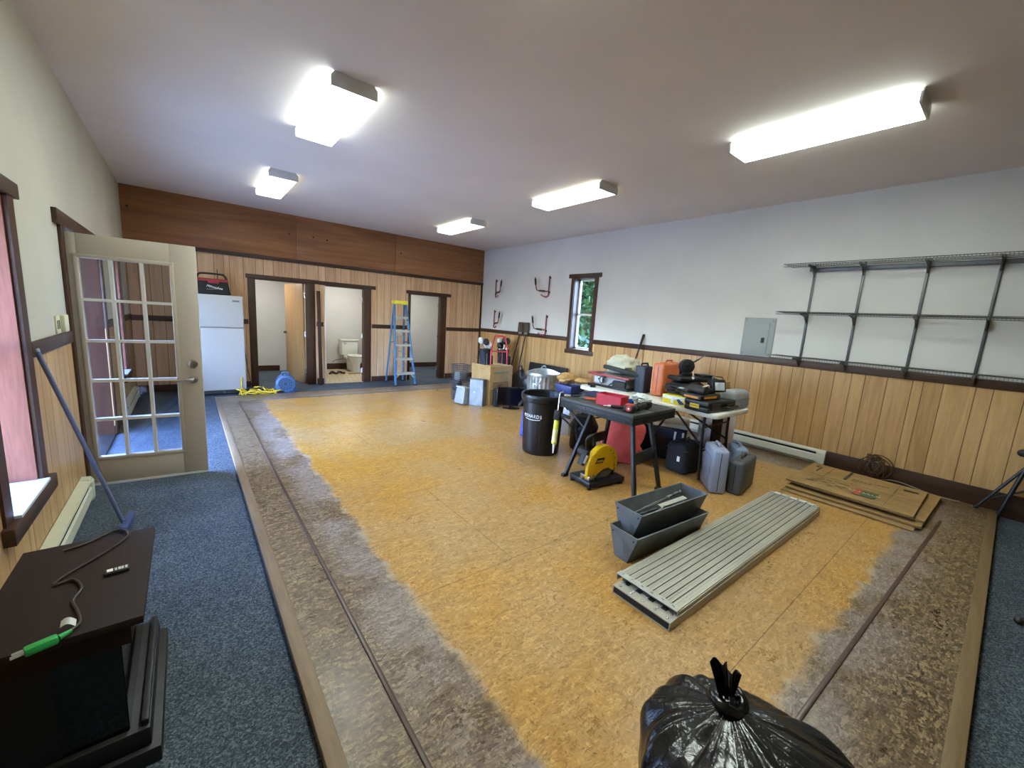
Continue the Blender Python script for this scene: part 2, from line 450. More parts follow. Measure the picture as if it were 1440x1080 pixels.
M = dict(
    wall=paint('white_wall', '#c4c3bf'), lwall=paint('off_white_wall', '#bbb8ac', amt=.07), ceil=paint('ceiling_paint', '#e0dad8', .75, .04, .12),
    panx=panelling('panelling_back', 'x', '#b38c67', '#dab690'), pany=panelling('panelling_side', 'y', '#a27c4c', '#c8a26e'),
    trim=wood('dark_trim', '#291a11', '#4d3525', 'y', 1, .45), trimx=wood('dark_trim_x', '#291911', '#4b3021', 'x', 1, .45),
    trimz=wood('dark_trim_z', '#2a1810', '#50321f', 'z', 1, .45, knots=True), jamb=wood('cedar_jamb', '#6e4234', '#985f4e', 'z', .8, .7, knots=True, spec=.1),
    ply=plyboard(), osb=osb(), carpet=carpet(), edge=wood('pale_edge_board', '#6f5a42', '#8d775c', 'y', 1, .5), edgex=wood('pale_edge_board_x', '#6b5538', '#86704f', 'x', 1, .5),
    groove=plain('#4e3b33', .35), white=plain('#cfd0ce', .4, var=.04), appl=paint('white_enamel', '#a19d98', .35, .01, .0), leaf=paint('putty_door', '#b5ac9e', .45, .03, .02),
    doorwood=wood('oak_veneer', '#8d6a42', '#b28d5e', 'z', .8, .45), glass=glass('window_pane', '#eef4f4', .09), dglass=glass('door_pane', '#e2e4e8', .03, .03),
    black=plain('#101011', .45, var=.25), blackm=plain('#161616', .6, var=.2), blackg=plain('#0d0d0e', .25, var=.2), steel=plain('#b9bab8', .25, 1, .08), dsteel=plain('#6a6c6c', .4, .9, .12),
    galv=galvanised('galvanised_sheet'), cream=plain('#c9c6a8', .4, var=.05), hwhite=plain('#ccd0c4', .4, var=.04), slot=plain('#1b1b19', .7),
    card=card(), cardp=plain('#5f6440', .8), cardk=plain('#3c3a30', .8), red=plain('#b3202c', .4), yellow=plain('#d8ac10', .35, var=.06), navy=plain('#141c38', .5),
    alu=brushed('aluminium', '#aba89a', rough=.5), djamb=wood('shaded_jamb', '#2a1a13', '#41291f', 'z', .8, .8, knots=True, spec=.05), bag=foil_bag(), tile=tiles(), leafg=foliage(), bark=wood('bark', '#4a4238', '#8a8073', 'z', .5, .9),  # djamb: dark stained jamb wood, with dimmer light also put into its colour
    lamp=emission('lit_diffuser', '#f3fff6', 8.6, True), lampw=emission('lit_diffuser_yellowed', '#fdffe6', 2.5, True), shelf=plain('#55585a', .4, .6), ink=plain('#1a1a1a', .7), inkw=plain('#e8e8e6', .5, var=.02),
)
# ------------------------------------------------------------ the room
XL, XR, YB, H, P = -.707, 6.092, 8.984, 3.272, .045
YF, YE = -2.7, 11.12                       # wall behind the camera, far wall of the back rooms
ZR, ZRL = 1.30, 1.215                      # chair rail top and bottom
def cells(mb, lo, hi, zlo, zhi, holes, put):
    """fill lo..hi x zlo..zhi except holes [(a,b,za,zb)] sorted along the wall"""
    cur = lo
    for a, b, za, zb in holes:
        a2, b2 = max(a, lo), min(b, hi)
        if b2 <= lo or a2 >= hi: continue
        if a2 > cur: put(mb, cur, a2, zlo, zhi)
        if min(za, zhi) > zlo: put(mb, a2, b2, zlo, min(za, zhi))
        if max(zb, zlo) < zhi: put(mb, a2, b2, max(zb, zlo), zhi)
        cur = b2
    if cur < hi: put(mb, cur, hi, zlo, zhi)
    return mb
f = MB(); f.b2((-1.2, YF, -.12), (XR+.3, YB, 0)); f.b2((.2, YB, -.12), (2.2, YE, 0)); f.b2((3.74, YB, -.12), (XR+.3, YE, 0))
struct('floor', f, M['carpet'])
f = MB(); f.b2((2.2, YB, -.12), (3.74, YE, 0)); struct('floor', f, M['tile'])
f = MB(); f.b2((-1.0, YF-.2, H), (XR+.3, YB+.12, H+.15)); struct('ceiling', f, M['ceil'])
f = MB(); f.b2((.2, YB+.12, 2.45), (XR+.3, YE+.1, 2.55)); struct('ceiling', f, M['ceil'])
# raised board floor
f = MB(); f.b2((.299, -.126, .0), (XR, 7.99, P)); struct('floor', f, M['osb'])
f = MB(); f.b2((.296, -.13, .001), (.358, 7.99, P+.004), bev=.004); struct('trim_1', f, M['edge'])
f = MB(); f.b2((.36, -.131, .001), (XR, -.072, P+.004), bev=.004); struct('trim_2', f, M['edgex'])
f = MB(); f.box((.578, 4.0, P+.002), (.022, 7.0, .012), bev=.004); struct('trim_3', f, M['groove'])
f = MB(); f.bar((1.15, .345, P+.002), (5.2, .185, P+.002), .022, .012, bev=.004); struct('trim_4', f, M['groove'])
f = MB(); f.box((3.2, 7.49, P+.001), (5.24, .014, .008), bev=.003); struct('trim_5', f, M['groove'])

WIN_L = [(2.83, 3.36, .52, 2.08), (4.66, 6.30, 0, 2.06), (7.45, 7.98, .52, 2.08)]
f = MB(); cells(f, YF, YB+.1, 0, H, WIN_L, lambda m, a, b, c, d: m.b2((XL-.30, a, c), (XL, b, d)))
wl = struct('wall_left', f, M['lwall'])
f = MB(); cells(f, YF, YB, .11, ZRL, WIN_L, lambda m, a, b, c, d: m.b2((XL, a, c), (XL+.008, b, d)))
struct('wainscot', f, M['pany'], wl)
f = MB()
for a, b in ((YF, 2.73), (3.46, 4.53), (6.42, 7.36), (8.07, YB)): f.b2((XL, a, ZRL), (XL+.022, b, ZR), bev=.004)
struct('chair_rail', f, M['trim'], wl)
f = MB()
for a, b in ((YF, 4.53), (6.42, YB)): f.b2((XL, a, 0), (XL+.018, b, .11), bev=.004)
struct('baseboard_left', f, M['trim'])

WIN_R = [(5.19, 5.72, 1.06, 2.47)]
f = MB(); cells(f, YF, YE, 0, H, WIN_R, lambda m, a, b, c, d: m.b2((XR, a, c), (XR+.22, b, d)))
wr = struct('wall_right', f, M['wall'])
f = MB(); cells(f, YF, YB, .15, ZRL, WIN_R, lambda m, a, b, c, d: m.b2((XR-.008, a, c), (XR, b, d)))
struct('wainscot', f, M['pany'], wr)
f = MB()
for a, b in ((YF, 5.11), (5.80, YB)): f.b2((XR-.022, a, ZRL), (XR, b, ZR), bev=.004)
struct('chair_rail', f, M['trim'], wr)
f = MB(); f.b2((XR-.02, YF, 0), (XR, YB, .235), bev=.004); struct('baseboard_right', f, M['trim'])

DOORS = [(1.015, 1.912, 0, 2.04), (2.228, 3.045, 0, 2.035), (4.093, 4.909, 0, 2.025)]
f = MB(); cells(f, XL-.2, XR, 0, H, DOORS, lambda m, a, b, c, d: m.b2((a, YB, c), (b, YB+.12, d)))
wb = struct('wall_back', f, M['wall'])
f = MB(); cells(f, XL, XR, .1, 2.42, DOORS, lambda m, a, b, c, d: m.b2((a, YB-.008, c), (b, YB, d)))
struct('wainscot', f, M['panx'], wb)
for i, (a, b) in enumerate(((XL, 1.722), (1.728, 3.708), (3.714, XR))):
    f = MB(); f.b2((a, YB-.03, 2.45), (b, YB-.002, H-.002), bev=.002)
    o = struct('plywood_panel', f, M['ply'], wb)
f = MB()
for x, z in ((-.628, 2.95), (1.608, 2.92), (2.03, 2.926), (2.285, 2.913), (3.835, 2.881), (5.943, 2.911)): f.cyl((x, YB-.0295, z), (x, YB-.032, z), .018, n=10)
struct('bolt_hole', f, M['ink'], wb)
f = MB(); f.b2((XL, YB-.045, 2.395), (XR, YB, 2.46), bev=.004); struct('trim_6', f, M['trimx'])
f = MB()
for a, b in ((XL, .9), (2.07, 2.2), (3.2, 4.02), (5.06, XR)): f.b2((a, YB-.022, ZRL-.02), (b, YB, ZR-.015), bev=.004)
struct('chair_rail', f, M['trimx'], wb)
f = MB()
for a, b in ((XL, .9), (2.07, 2.2), (3.2, 4.02), (5.06, XR)): f.b2((a, YB-.018, 0), (b, YB, .12), bev=.004)
struct('baseboard_back', f, M['trimx'])
f = MB(); f.b2((XR-.05, YB-.03, 0), (XR-.005, YB, 2.40), bev=.004); struct('trim_7', f, M['trimz'])
f = MB(); f.b2((XL-.3, YF-.15, 0), (XR+.3, YF, H)); wf = struct('wall_front', f, M['lwall'])
f = MB(); f.b2((XL, YF, .11), (XR, YF+.008, ZR)); struct('wainscot', f, M['panx'], wf)
# rooms beyond the doorways
f = MB(); f.b2((.1, YE, 0), (XR+.2, YE+.1, 2.5)); struct('wall_far', f, M['wall'])
for i, x in enumerate((.15, 2.14, 3.74)):
    f = MB(); f.b2((x, YB+.12, 0), (x+.08, YE, 2.5)); struct('wall_partition', f, M['wall'])
f = MB(); f.b2((.23, YE-.016, .0), (1.72, YE, .13)); f.b2((3.82, YE-.016, 0), (XR, YE, .13)); struct('baseboard_far', f, M['trimx'])
f = MB(); f.b2((2.4, YE-.016, .0), (3.74, YE, .15)); struct('baseboard_far', f, M['trimx'])
# interior door frames
for i, (a, b, _, h) in enumerate(DOORS):
    f = MB()
    y0, y1 = YB-.02, YB
    if i != 1: f.b2((a-.105 if i == 0 else a-.05, y0, 0), (a+.01, y1, h), bev=.003)
    f.b2((b-.01, y0, 0), (b+.135, y1, h), bev=.003)
    cs = struct(f'trim_{8+i}', f, M['trimz'])
    f = MB(); f.b2((a-(.13, .1, .1)[i], YB-.03, h-.005), (b+(.21, .23, .25)[i], YB, h+.07), bev=.004); struct('door_header', f, M['trimx'], cs)
    f = MB(); f.b2((a-.001, YB+.001, 0), (a+.018, YB+.125, h))
    if i == 1: struct('door_jamb', f, M['inkw'], cs); f = MB()
    f.b2((b-.018, YB+.001, 0), (b+.001, YB+.125, h)); f.b2((a, YB+.001, h-.018), (b, YB+.125, h))
    struct('door_jamb', f, M['trimz'], cs)
    f = MB()
    for z in (.25, 1.02, 1.80): f.b2((b-.034, YB+.085, z-.05), (b-.016, YB+.122, z+.05)); f.cyl((b-.03, YB+.11, z-.055), (b-.03, YB+.11, z+.055), .011, n=8)
    struct('hinge', f, M['white'] if i == 1 else M['steel'], cs)
# oak leaf standing open into the first back room
d = thing('door_2', 'flat oak veneer door standing ajar in the doorway nearest the refrigerator', 'door', (1.885, YB+.13, .012), 0)
d['kind'] = 'structure'; d.rotation_euler = (0, 0, PI/2+.235)
f = MB(); f.b2((0, 0, 0), (.80, .038, 2.01), bev=.002); obj('door_slab', f, M['doorwood'], d)
f = MB(); f.cyl((.74, -.055, 1.0), (.74, .09, 1.0), .012, n=10); f.cyl((.74, .06, 1.0), (.74, .095, 1.0), .026, n=14); f.cyl((.74, -.03, 1.0), (.74, -.06, 1.0), .026, n=14); obj('door_knob', f, M['dsteel'], d)
# glazed windows -------------------------------------------------
def window(name, side, a, b, za, zb, cw, depth, proj):
    s = 1 if side == 'R' else -1; x = XR if side == 'R' else XL
    f = MB()   # casing on the wall face
    f.b2((x-s*.02, a-cw, za-.01), (x, a+.004, zb)); f.b2((x-s*.02, b-.004, za-.01), (x, b+cw, zb)); o = struct(name, f, M['trimz'])
    f = MB(); f.b2((x-s*.03, a-cw-.07, zb-.005), (x, b+cw+.07, zb+.075), bev=.004); struct('window_header', f, M['trim'], o)
    f = MB(); f.b2((x-s*proj, a-cw-.03, za-.085), (x, b+cw+.03, za), bev=.006); struct('window_apron', f, M['trim'], o)
    f = MB(); x1 = x+s*depth
    f.b2((x, a-.002, za), (x1, a+.015, zb)); f.b2((x, b-.015, za), (x1, b+.002, zb)); f.b2((x, a, zb-.015), (x1, b, zb+.001)); struct('window_jamb', f, M['jamb'] if side == 'L' else M['trimz'], o)
    f = MB(); f.b2((x-s*(proj-.004), a, za-.001), (x1, b, za+.014)); struct('window_sill', f, M['white'] if side == 'L' else M['trim'], o)
    f = MB(); w = .035; xs0, xs1 = x1-s*.045, x1
    a2, b2, c2, d2 = a+.015, b-.015, za+.014, zb-.015; zm = (c2+d2)/2
    for yy in ((a2, a2+w), (b2-w, b2)): f.b2((xs0, yy[0], c2), (xs1, yy[1], d2))
    for zz in ((c2, c2+w), (zm-.02, zm+.02), (d2-w, d2)): f.b2((xs0, a2, zz[0]), (xs1, b2, zz[1]))
    sash = struct('window_sash', f, M['white'], o)
    f = MB(); f.b2((x1-s*.022, a2+w, c2+w), (x1-s*.018, b2-w, zm-.02)); f.b2((x1-s*.022, a2+w, zm+.02), (x1-s*.018, b2-w, d2-w)); struct('window_glass', f, M['glass'], o)
    return o
window('window_1', 'L', 2.83, 3.36, .52, 2.08, .10, .27, .05)
window('window_2', 'L', 7.45, 7.98, .52, 2.08, .09, .27, .05)
window('window_3', 'R', 5.19, 5.72, 1.06, 2.47, .075, .17, .03)
# exterior doorway in the side wall
f = MB(); f.b2((XL, 4.53, 0), (XL+.022, 4.655, 2.08), bev=.003); f.b2((XL, 6.305, 0), (XL+.022, 6.42, 2.08), bev=.003); cs = struct('trim_11', f, M['trimz'])
f = MB(); f.b2((XL, 4.40, 2.075), (XL+.03, 6.55, 2.18), bev=.004); struct('door_header', f, M['trim'], cs)
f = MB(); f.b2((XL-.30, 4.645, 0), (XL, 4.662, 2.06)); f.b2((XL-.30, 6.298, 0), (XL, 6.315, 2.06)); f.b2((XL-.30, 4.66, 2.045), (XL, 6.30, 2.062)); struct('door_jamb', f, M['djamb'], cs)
f = MB(); f.b2((XL-.31, 4.66, 0), (XL+.01, 6.30, .018), bev=.004); struct('door_sill', f, M['dsteel'], cs)
# French door leaf swung into the room
d = thing('door_1', 'putty coloured glazed door with fifteen panes swung open into the room', 'door', (-.688, 4.655, .022), -.092)
d['kind'] = 'structure'
LW, LH, T = .785, 2.018, .044
gx0, gx1, gz0, gz1 = .06, .612, .225, 1.845
f = MB()
f.b2((0, -T, 0), (gx0, 0, LH), bev=.003); f.b2((gx1, -T, 0), (LW, 0, LH), bev=.003); f.b2((gx0, -T, 0), (gx1, 0, gz0), bev=.003); f.b2((gx0, -T, gz1), (gx1, 0, LH), bev=.003)
obj('door_frame', f, M['leaf'], d)
f = MB()
for a, b, c, e in ((gx0-.022, gx0+.006, gz0-.022, gz1+.022), (gx1-.006, gx1+.022, gz0-.022, gz1+.022)): f.b2((a, -T-.008, c), (b, .008, e), bev=.004)
for c, e in ((gz0-.022, gz0+.006), (gz1-.006, gz1+.022)): f.b2((gx0-.02, -T-.008, c), (gx1+.02, .008, e), bev=.004)
obj('glazing_bead', f, M['leaf'], d)
f = MB()
for k in (1, 2): x = gx0+(gx1-gx0)*k/3; f.b2((x-.011, -T-.004, gz0), (x+.011, .004, gz1))
for k in (1, 2, 3, 4): z = gz0+(gz1-gz0)*k/5; f.b2((gx0, -T-.0035, z-.011), (gx1, .0035, z+.011))
obj('muntin', f, M['white'], d)
f = MB(); f.b2((gx0, -T/2-.002, gz0), (gx1, -T/2+.002, gz1)); obj('glass_pane', f, M['dglass'], d)
f = MB(); f.cyl((.72, -T, 1.005), (.72, -T-.012, 1.005), .038, n=24, bev=.003); f.cyl((.72, -T-.01, 1.005), (.72, -T-.022, 1.005), .019, n=20); f.box((.72, -T-.026, 1.005), (.007, .012, .03), (0, .5, 0), bev=.002); obj('deadbolt', f, M['steel'], d)
f = MB(); f.cyl((.72, -T, .868), (.72, -T-.012, .868), .033, n=24, bev=.003); f.cyl((.72, -T-.01, .868), (.72, -T-.05, .868), .017, .014, n=18); f.tube([(.72, -T-.05, .868), (.69, -T-.056, .872), (.65, -T-.052, .868), (.60, -T-.046, .86)], .01, 10, sm=5, rs=[.015, .011, .009, .008]); obj('lever_handle', f, M['steel'], d)
f = MB(); f.b2((.01, -T-.004, -.012), (LW-.01, 0, .006)); obj('door_sweep', f, M['white'], d)
f = MB()
for z in (.2, 1.0, 1.82): f.cyl((-.006, -.03, z-.05), (-.006, -.03, z+.05), .008, n=8)
obj('hinge', f, M['steel'], d)
# ------------------------------------------------------------ lights
def lamp_fixture(x, y, label, m='lampw'):
    t = thing('fluorescent_light', label, 'ceiling light', (x, y, H), 0, 'fluorescent ceiling lights')
    f = MB(); hw, hl = .165, .61
    f.b2((-hw*.72, -hl+.01, -.03), (hw*.72, hl-.01, -.0005))
    for s in (-1, 1): f.prism([(-hw-.004, -.03), (-hw+.02, -.001), (hw-.02, -.001), (hw+.004, -.03), (hw+.002, -.098), (-hw-.002, -.098)], s*hl-.008, s*hl+.008, 'xz', bev=.002)
    obj('housing', f, M['white'], t)
    f = MB(); prof = [(-hw, -.028), (-hw+.004, -.088), (-hw+.018, -.096), (hw-.018, -.096), (hw-.004, -.088), (hw, -.028)]
    f.prism(prof, -hl+.01, hl-.01, 'xz'); obj('diffuser', f, M[m], t)
lamp_fixture(1.065, 3.98, 'lit ceiling light in line with the open door, the larger of two there', 'lamp')
lamp_fixture(1.065, 1.18, 'lit ceiling light straight above the electric fireplace', 'lamp')
lamp_fixture(1.065, 6.79, 'lit ceiling light in front of the refrigerator, smaller of two near the open door')
lamp_fixture(4.02, 1.28, 'lit ceiling light above the wire shelving, longest of all in view', 'lamp')
lamp_fixture(4.05, 3.99, 'lit ceiling light above the folding tables, between two others in its row')
lamp_fixture(4.10, 6.87, 'lit ceiling light close to the plywood band and the red wall hooks')
for n, x, y, e in (('bedroom', 1.0, 10.0, 5.5), ('bathroom', 3.0, 10.0, 5), ('closet', 4.7, 10.0, 5.5)):  # unseen area lights added to brighten the back rooms, no fixtures built
    L = bpy.data.lights.new(n+'_lamp', 'AREA'); L.shape = 'DISK'; L.size = .3; L.energy = e; L.color = (1, .98, .94)
    o = bpy.data.objects.new(n+'_lamp', L); COL.objects.link(o); o.location = (x, y, 2.44)
# outdoors
w = bpy.data.worlds.new('daylight'); scene.world = w; w.use_nodes = True
nt = w.node_tree; bg = nt.nodes['Background']; sky = nt.nodes.new('ShaderNodeTexSky')
sky.sky_type = 'NISHITA'; sky.sun_disc = False; sky.sun_elevation = .9; sky.sun_rotation = 1.0
tn = nt.nodes.new('ShaderNodeMix'); tn.data_type = 'RGBA'; tn.blend_type = 'MULTIPLY'; tn.inputs[0].default_value = 1; tn.inputs[7].default_value = (.85, .94, 1.25, 1)
nt.links.new(sky.outputs[0], tn.inputs[6]); nt.links.new(tn.outputs[2], bg.inputs[0]); bg.inputs[1].default_value = 2.0
f = MB(); f.b2((-14, -12, -.35), (-1.05, 20, -.25)); struct('ground_outside', f, plain('#a7a59c', .9))
f = MB(); f.b2((6.35, -8, -.6), (22, 24, -.5)); tag(struct('ground_outside', f, plain('#5f6b45', .95)))
def leaves(name, c, r, n, size, label, seed):
    rnd = random.Random(seed); f = MB(); bm = f.bm
    for _ in range(n):
        d = Vector((rnd.gauss(0, 1), rnd.gauss(0, 1), rnd.gauss(0, 1))).normalized()*rnd.uniform(.45, 1)
        p = Vector((c[0]+d.x*r[0], c[1]+d.y*r[1], c[2]+d.z*r[2])); s = size*rnd.uniform(.6, 1.3)
        R = rotm((rnd.uniform(-1, 1), rnd.uniform(-1, 1), rnd.uniform(0, 6.28)))
        vs = [bm.verts.new(p+R @ Vector(q)*s) for q in ((-1, 0, 0), (-.2, -.42, .08), (1, 0, -.1), (-.2, .42, .08))]
        bm.faces.new(vs)
    return f
tr = thing('tree', 'leafy tree with grey trunk seen through the narrow side window', 'tree', (11.5, 11.4, -.5))
f = MB(); f.tube([(0, 0, -.05), (.1, .05, 1.5), (0, .1, 3.2), (.2, 0, 5.5)], .2, 10, sm=4, rs=[.24, .2, .17, .1]); obj('trunk', f, M['bark'], tr)
f = leaves('crown', (0, 0, 4.2), (2.6, 2.6, 2.9), 9000, .17, '', 3); obj('crown', f, M['leafg'], tr)
for i, (x, y, z, r, lb) in enumerate(((9.0, 7.9, .35, .95, 'bright shrub low outside the narrow side window'), (17.5, 17.5, 3.0, 4.2, 'tall dark bush beyond the tree outside the narrow side window'), (17.0, 12.2, 2.4, 3.2, 'bushy thicket outside the narrow side window behind the trunk'))):
    f = leaves('shrub', (0, 0, 0), (r, r, r*.9), 2600 if i == 0 else 7000, .13 if i == 0 else .2, '', 11+i); o = one('shrub', f, M['leafg'], lb, 'shrub', (x, y, z))
# ------------------------------------------------------------ objects along the open-door side
def rbox(f, a, b, bev=.02, mi=0, seg=3): return f.b2(a, b, bev=bev, mi=mi, seg=seg)
# electric fireplace cabinet
t = thing('electric_fireplace', 'dark brown freestanding electric fireplace cabinet with glass sides', 'fireplace', (-.36, 1.97, 0), 0)
DK = wood('espresso_board', '#150a08', '#26140f', 'y', 1, .7); DKb = plain('#0c0a0a', .5, var=.2); SM = NT('smoked_glass').fin('#08090a', .06, 0, .6)
f = MB(); f.b2((-.19, -.335, .548), (.2, .335, .575), bev=.003); obj('top_slab', f, DK, t)
f = MB(); f.b2((-.17, -.30, .465), (.165, .30, .548), bev=.003); obj('fascia', f, DK, t)
f = MB(); f.b2((-.17, -.335, 0), (.215, .325, .062), bev=.004); obj('plinth', f, DKb, t)
f = MB(); f.b2((-.17, -.315, .062), (.19, .30, .135), bev=.006); obj('lower_frame', f, DKb, t)
f = MB(); f.b2((-.17, -.29, .135), (-.15, .29, .465)); f.b2((-.15, -.295, .135), (-.02, -.28, .465)); f.b2((-.15, .28, .135), (-.02, .295, .465)); obj('side_panel', f, DKb, t)
f = MB(); f.b2((-.02, -.293, .135), (.135, -.287, .465)); obj('glass_panel', f, SM, t)
f = MB(); f.b2((.131, -.287, .135), (.137, .287, .465)); obj('glass_panel', f, SM, t)
f = MB(); f.b2((.165, -.30, .135), (.186, .295, .158), bev=.004); obj('front_lip', f, DKb, t)
f = MB(); f.b2((-.15, -.28, .135), (.0, .28, .24)); f.blob((.05, .0, .2), (.05, .2, .05), .5, 4, seed=2); obj('ember_bed', f, plain('#2a2825', .8), t)
tz = .5755
t = thing('extension_cord', 'brown power cord with green three-prong plug lying on the fireplace top', 'cord', (-.36, 1.62, tz), 0)
def wp(*p): return [(a+.36, b-1.62, c-tz) for a, b, c in p]
f = MB(); f.tube(wp((-.325, 1.645, tz+.012), (-.31, 1.69, tz+.006), (-.325, 1.76, tz+.006), (-.345, 1.83, tz+.006), (-.335, 1.90, tz+.006), (-.365, 1.975, tz+.006), (-.41, 1.97, tz+.006), (-.395, 2.02, tz+.006), (-.31, 2.13, tz+.006), (-.245, 2.235, tz+.008), (-.255, 2.30, tz+.012), (-.30, 2.325, tz+.005), (-.37, 2.26, tz+.006), (-.43, 2.235, tz+.006)), .0048, 8, sm=8); obj('cable', f, plain('#2f211c', .45), t)
f = MB(); f.bar(wp((-.345, 1.628, tz+.013))[0], wp((-.408, 1.607, tz+.013))[0], .027, .024, bev=.006); f.tube(wp((-.345, 1.628, tz+.013), (-.322, 1.648, tz+.012)), .009, 10, rs=[.009, .006]); obj('plug', f, plain('#2fa04f', .4), t)
f = MB()
for o_ in (-.007, .007): f.bar(wp((-.405, 1.608+o_, tz+.016))[0], wp((-.43, 1.60+o_, tz+.016))[0], .0016, .0065)
f.cyl(wp((-.405, 1.608, tz+.008))[0], wp((-.432, 1.60, tz+.008))[0], .0025, n=8); obj('prong', f, plain('#c9c9c4', .35), t)
f = MB(); f.grid(lambda u, v: (wp((-.315-.035*u, 1.665+.012*u+.02*v, tz+.012+.012*math.sin(u*3)+.01*v))[0]), 6, 3, th=.0006); obj('paper_tag', f, M['white'], t, )
t = thing('remote_control', 'small black remote control with silver buttons on the fireplace top', 'remote', (-.252, 1.965, tz), .1)
f = MB(); rbox(f, (-.034, -.018, 0), (.034, .018, .013), .003); obj('case', f, M['black'], t)
f = MB()
f.b2((-.026, -.009, .012), (-.010, .009, .0150))
for x in (-.002, .008, .016, .026):
    for y in (-.005, .005): f.box((x, y, .0132), (.007, .007, .0034))
obj('button', f, M['inkw'], t)
# push broom leaning on the side wall
t = thing('push_broom', 'blue-grey push broom leaning against the panelled side wall beside the open door', 'broom', (-.42, 3.62, 0), 0)
f = MB(); f.tube([(.01, .01, .055), (-.262, -.10, 1.245)], .0125, 12, rs=[.012, .0125]); obj('handle', f, plain('#5a6480', .4), t)
f = MB(); f.tube([(-.262, -.10, 1.245), (-.266, -.1016, 1.262)], .0135, 12); obj('end_cap', f, plain('#8f99ad', .4), t)
f = MB(); f.box((.03, .02, .06), (.04, .27, .028), (0, .25, -.1), bev=.006); obj('head', f, plain('#35456e', .4), t)
f = MB(); f.box((.034, .02, .027), (.03, .26, .054), (0, 0, -.1), bev=.004, top=(.7, 1)); obj('bristles', f, plain('#33415f', .8, bump=.5), t)
# baseboard heaters
def heater(name, loc, rz, L, m, label):
    t = thing(name, label, 'heater', loc, rz)     # local: x along wall, y into the room
    f = MB()
    f.prism([(0, .02), (.03, .02), (.03, .035), (.012, .035), (.012, .16), (.03, .175), (0, .185)], .0, L, 'yz')
    f.b2((0, .0, .0), (L, .005, .19)); obj('back_plate', f, m, t)
    f = MB(); f.prism([(.058, .045), (.066, .05), (.066, .125), (.055, .135), (.055, .125)], .06, L-.06, 'yz'); f.prism([(0, .175), (.05, .158), (.062, .165), (.06, .178), (.0, .19)], .0, L, 'yz'); obj('front_cover', f, m, t)
    f = MB(); f.b2((.05, .012, .04), (L-.05, .045, .155)); obj('heating_element', f, M['slot'], t)
    f = MB()
    for x in (0, L-.09): f.prism([(0, .01), (.066, .02), (.068, .16), (.05, .188), (0, .192)], x, x+.09, 'yz', bev=.002)
    obj('end_cap', f, m, t); return t
heater('baseboard_heater', (XL+.012, 4.33, .004), -PI/2, 2.6, M['cream'], 'cream baseboard heater under the near window by the fireplace')
heater('baseboard_heater', (XL+.012, 8.5, .004), -PI/2, 1.5, M['cream'], 'cream baseboard heater seen through the glass of the open door')
heater('baseboard_heater', (XR-.022, 1.26, P+.002), PI/2, 2.9, M['hwhite'], 'long white baseboard heater behind the folding table')
# thermostat + switch plate
t = thing('thermostat', 'cream wall thermostat and switch plate beside the open door', 'thermostat', (XL, 4.30, 1.36), 0)
f = MB(); f.b2((0, -.16, -.055), (.01, .02, .065), bev=.002); obj('plate', f, M['cream'], t)
f = MB(); rbox(f, (.006, -.05, -.05), (.034, .07, .07), .006); obj('cover', f, M['cream'], t)
f = MB()
for y in (-.13, -.085): f.b2((.009, y-.012, -.025), (.0115, y+.012, .035))
obj('slot', f, M['slot'], t)
# refrigerator
t = thing('refrigerator', 'white top-freezer refrigerator standing against the back wall', 'refrigerator', (.45, 8.35, 0), 0)
W2, FH = .32, 1.685
f = MB(); f.b2((-W2, .055, .03), (W2, .59, FH-.012), bev=.006); obj('cabinet', f, M['appl'], t)
f = MB(); f.b2((-W2, -.015, 1.155), (W2, .05, FH), bev=.012, seg=3); obj('freezer_door', f, M['appl'], t)
f = MB(); f.b2((-W2, -.015, .085), (W2, .05, 1.143), bev=.012, seg=3); obj('fridge_door', f, M['appl'], t)
f = MB(); f.b2((-W2+.01, .01, .02), (W2-.01, .05, .082), bev=.003); obj('toe_grille', f, M['slot'], t)
f = MB(); f.b2((-.02, .004, .035), (.015, .012, .07)); f.b2((W2-.06, .002, .03), (W2-.02, .012, .075)); obj('grille_clip', f, M['shelf'], t)
f = MB(); f.b2((.17, -.0175, 1.585), (.27, -.014, 1.612), bev=.001); obj('badge', f, M['dsteel'], t)
f = MB(); f.cyl((-W2+.02, -.02, .50), (-W2+.02, -.012, .50), .012, n=10); obj('lock', f, M['black'], t)
f = MB(); f.tube([(.33, .5, 1.15), (.35, .46, .9), (.38, .45, .5), (.43, .42, .12), (.45, .4, .02)], .006, 8, sm=6); obj('power_cable', f, M['black'], t)
# tool bag on the refrigerator
t = thing('tool_bag', 'black and red open-top tool bag with white script on the refrigerator', 'bag', (.37, 8.58, FH+.001), .12)
f = MB(); f.box((0, 0, .125), (.48, .25, .25), bev=.03, seg=3, top=(.86, .8)); obj('bag_body', f, plain('#18171a', .8, bump=.3), t)
f = MB(); f.box((0, -.005, .235), (.43, .215, .05), bev=.015, top=(.97, .95)); f.box((0, -.1, .21), (.15, .05, .06), bev=.01); obj('red_trim', f, plain('#8c2c2c', .7), t)
f = MB(); f.tube([(-.21, 0, .16), (-.205, 0, .26), (-.17, 0, .325), (-.1, 0, .34), (.1, 0, .34), (.17, 0, .325), (.205, 0, .26), (.21, 0, .16)], .016, 10, sm=4); obj('handle', f, M['black'], t)
f = MB(); f.cyl((.07, -.03, .2), (.075, -.03, .42), .006, n=8); obj('tool_shaft', f, M['black'], t)
text('logo', 'Milwaukee', .052, M['inkw'], t, (.01, -.1215, .12), (PI/2-.12, .18, 0), shear=.35)
f = MB(); f.bar((-.1, -.118, .082), (.05, -.1185, .094), .008, .002); obj('logo_stroke', f, M['inkw'], t)
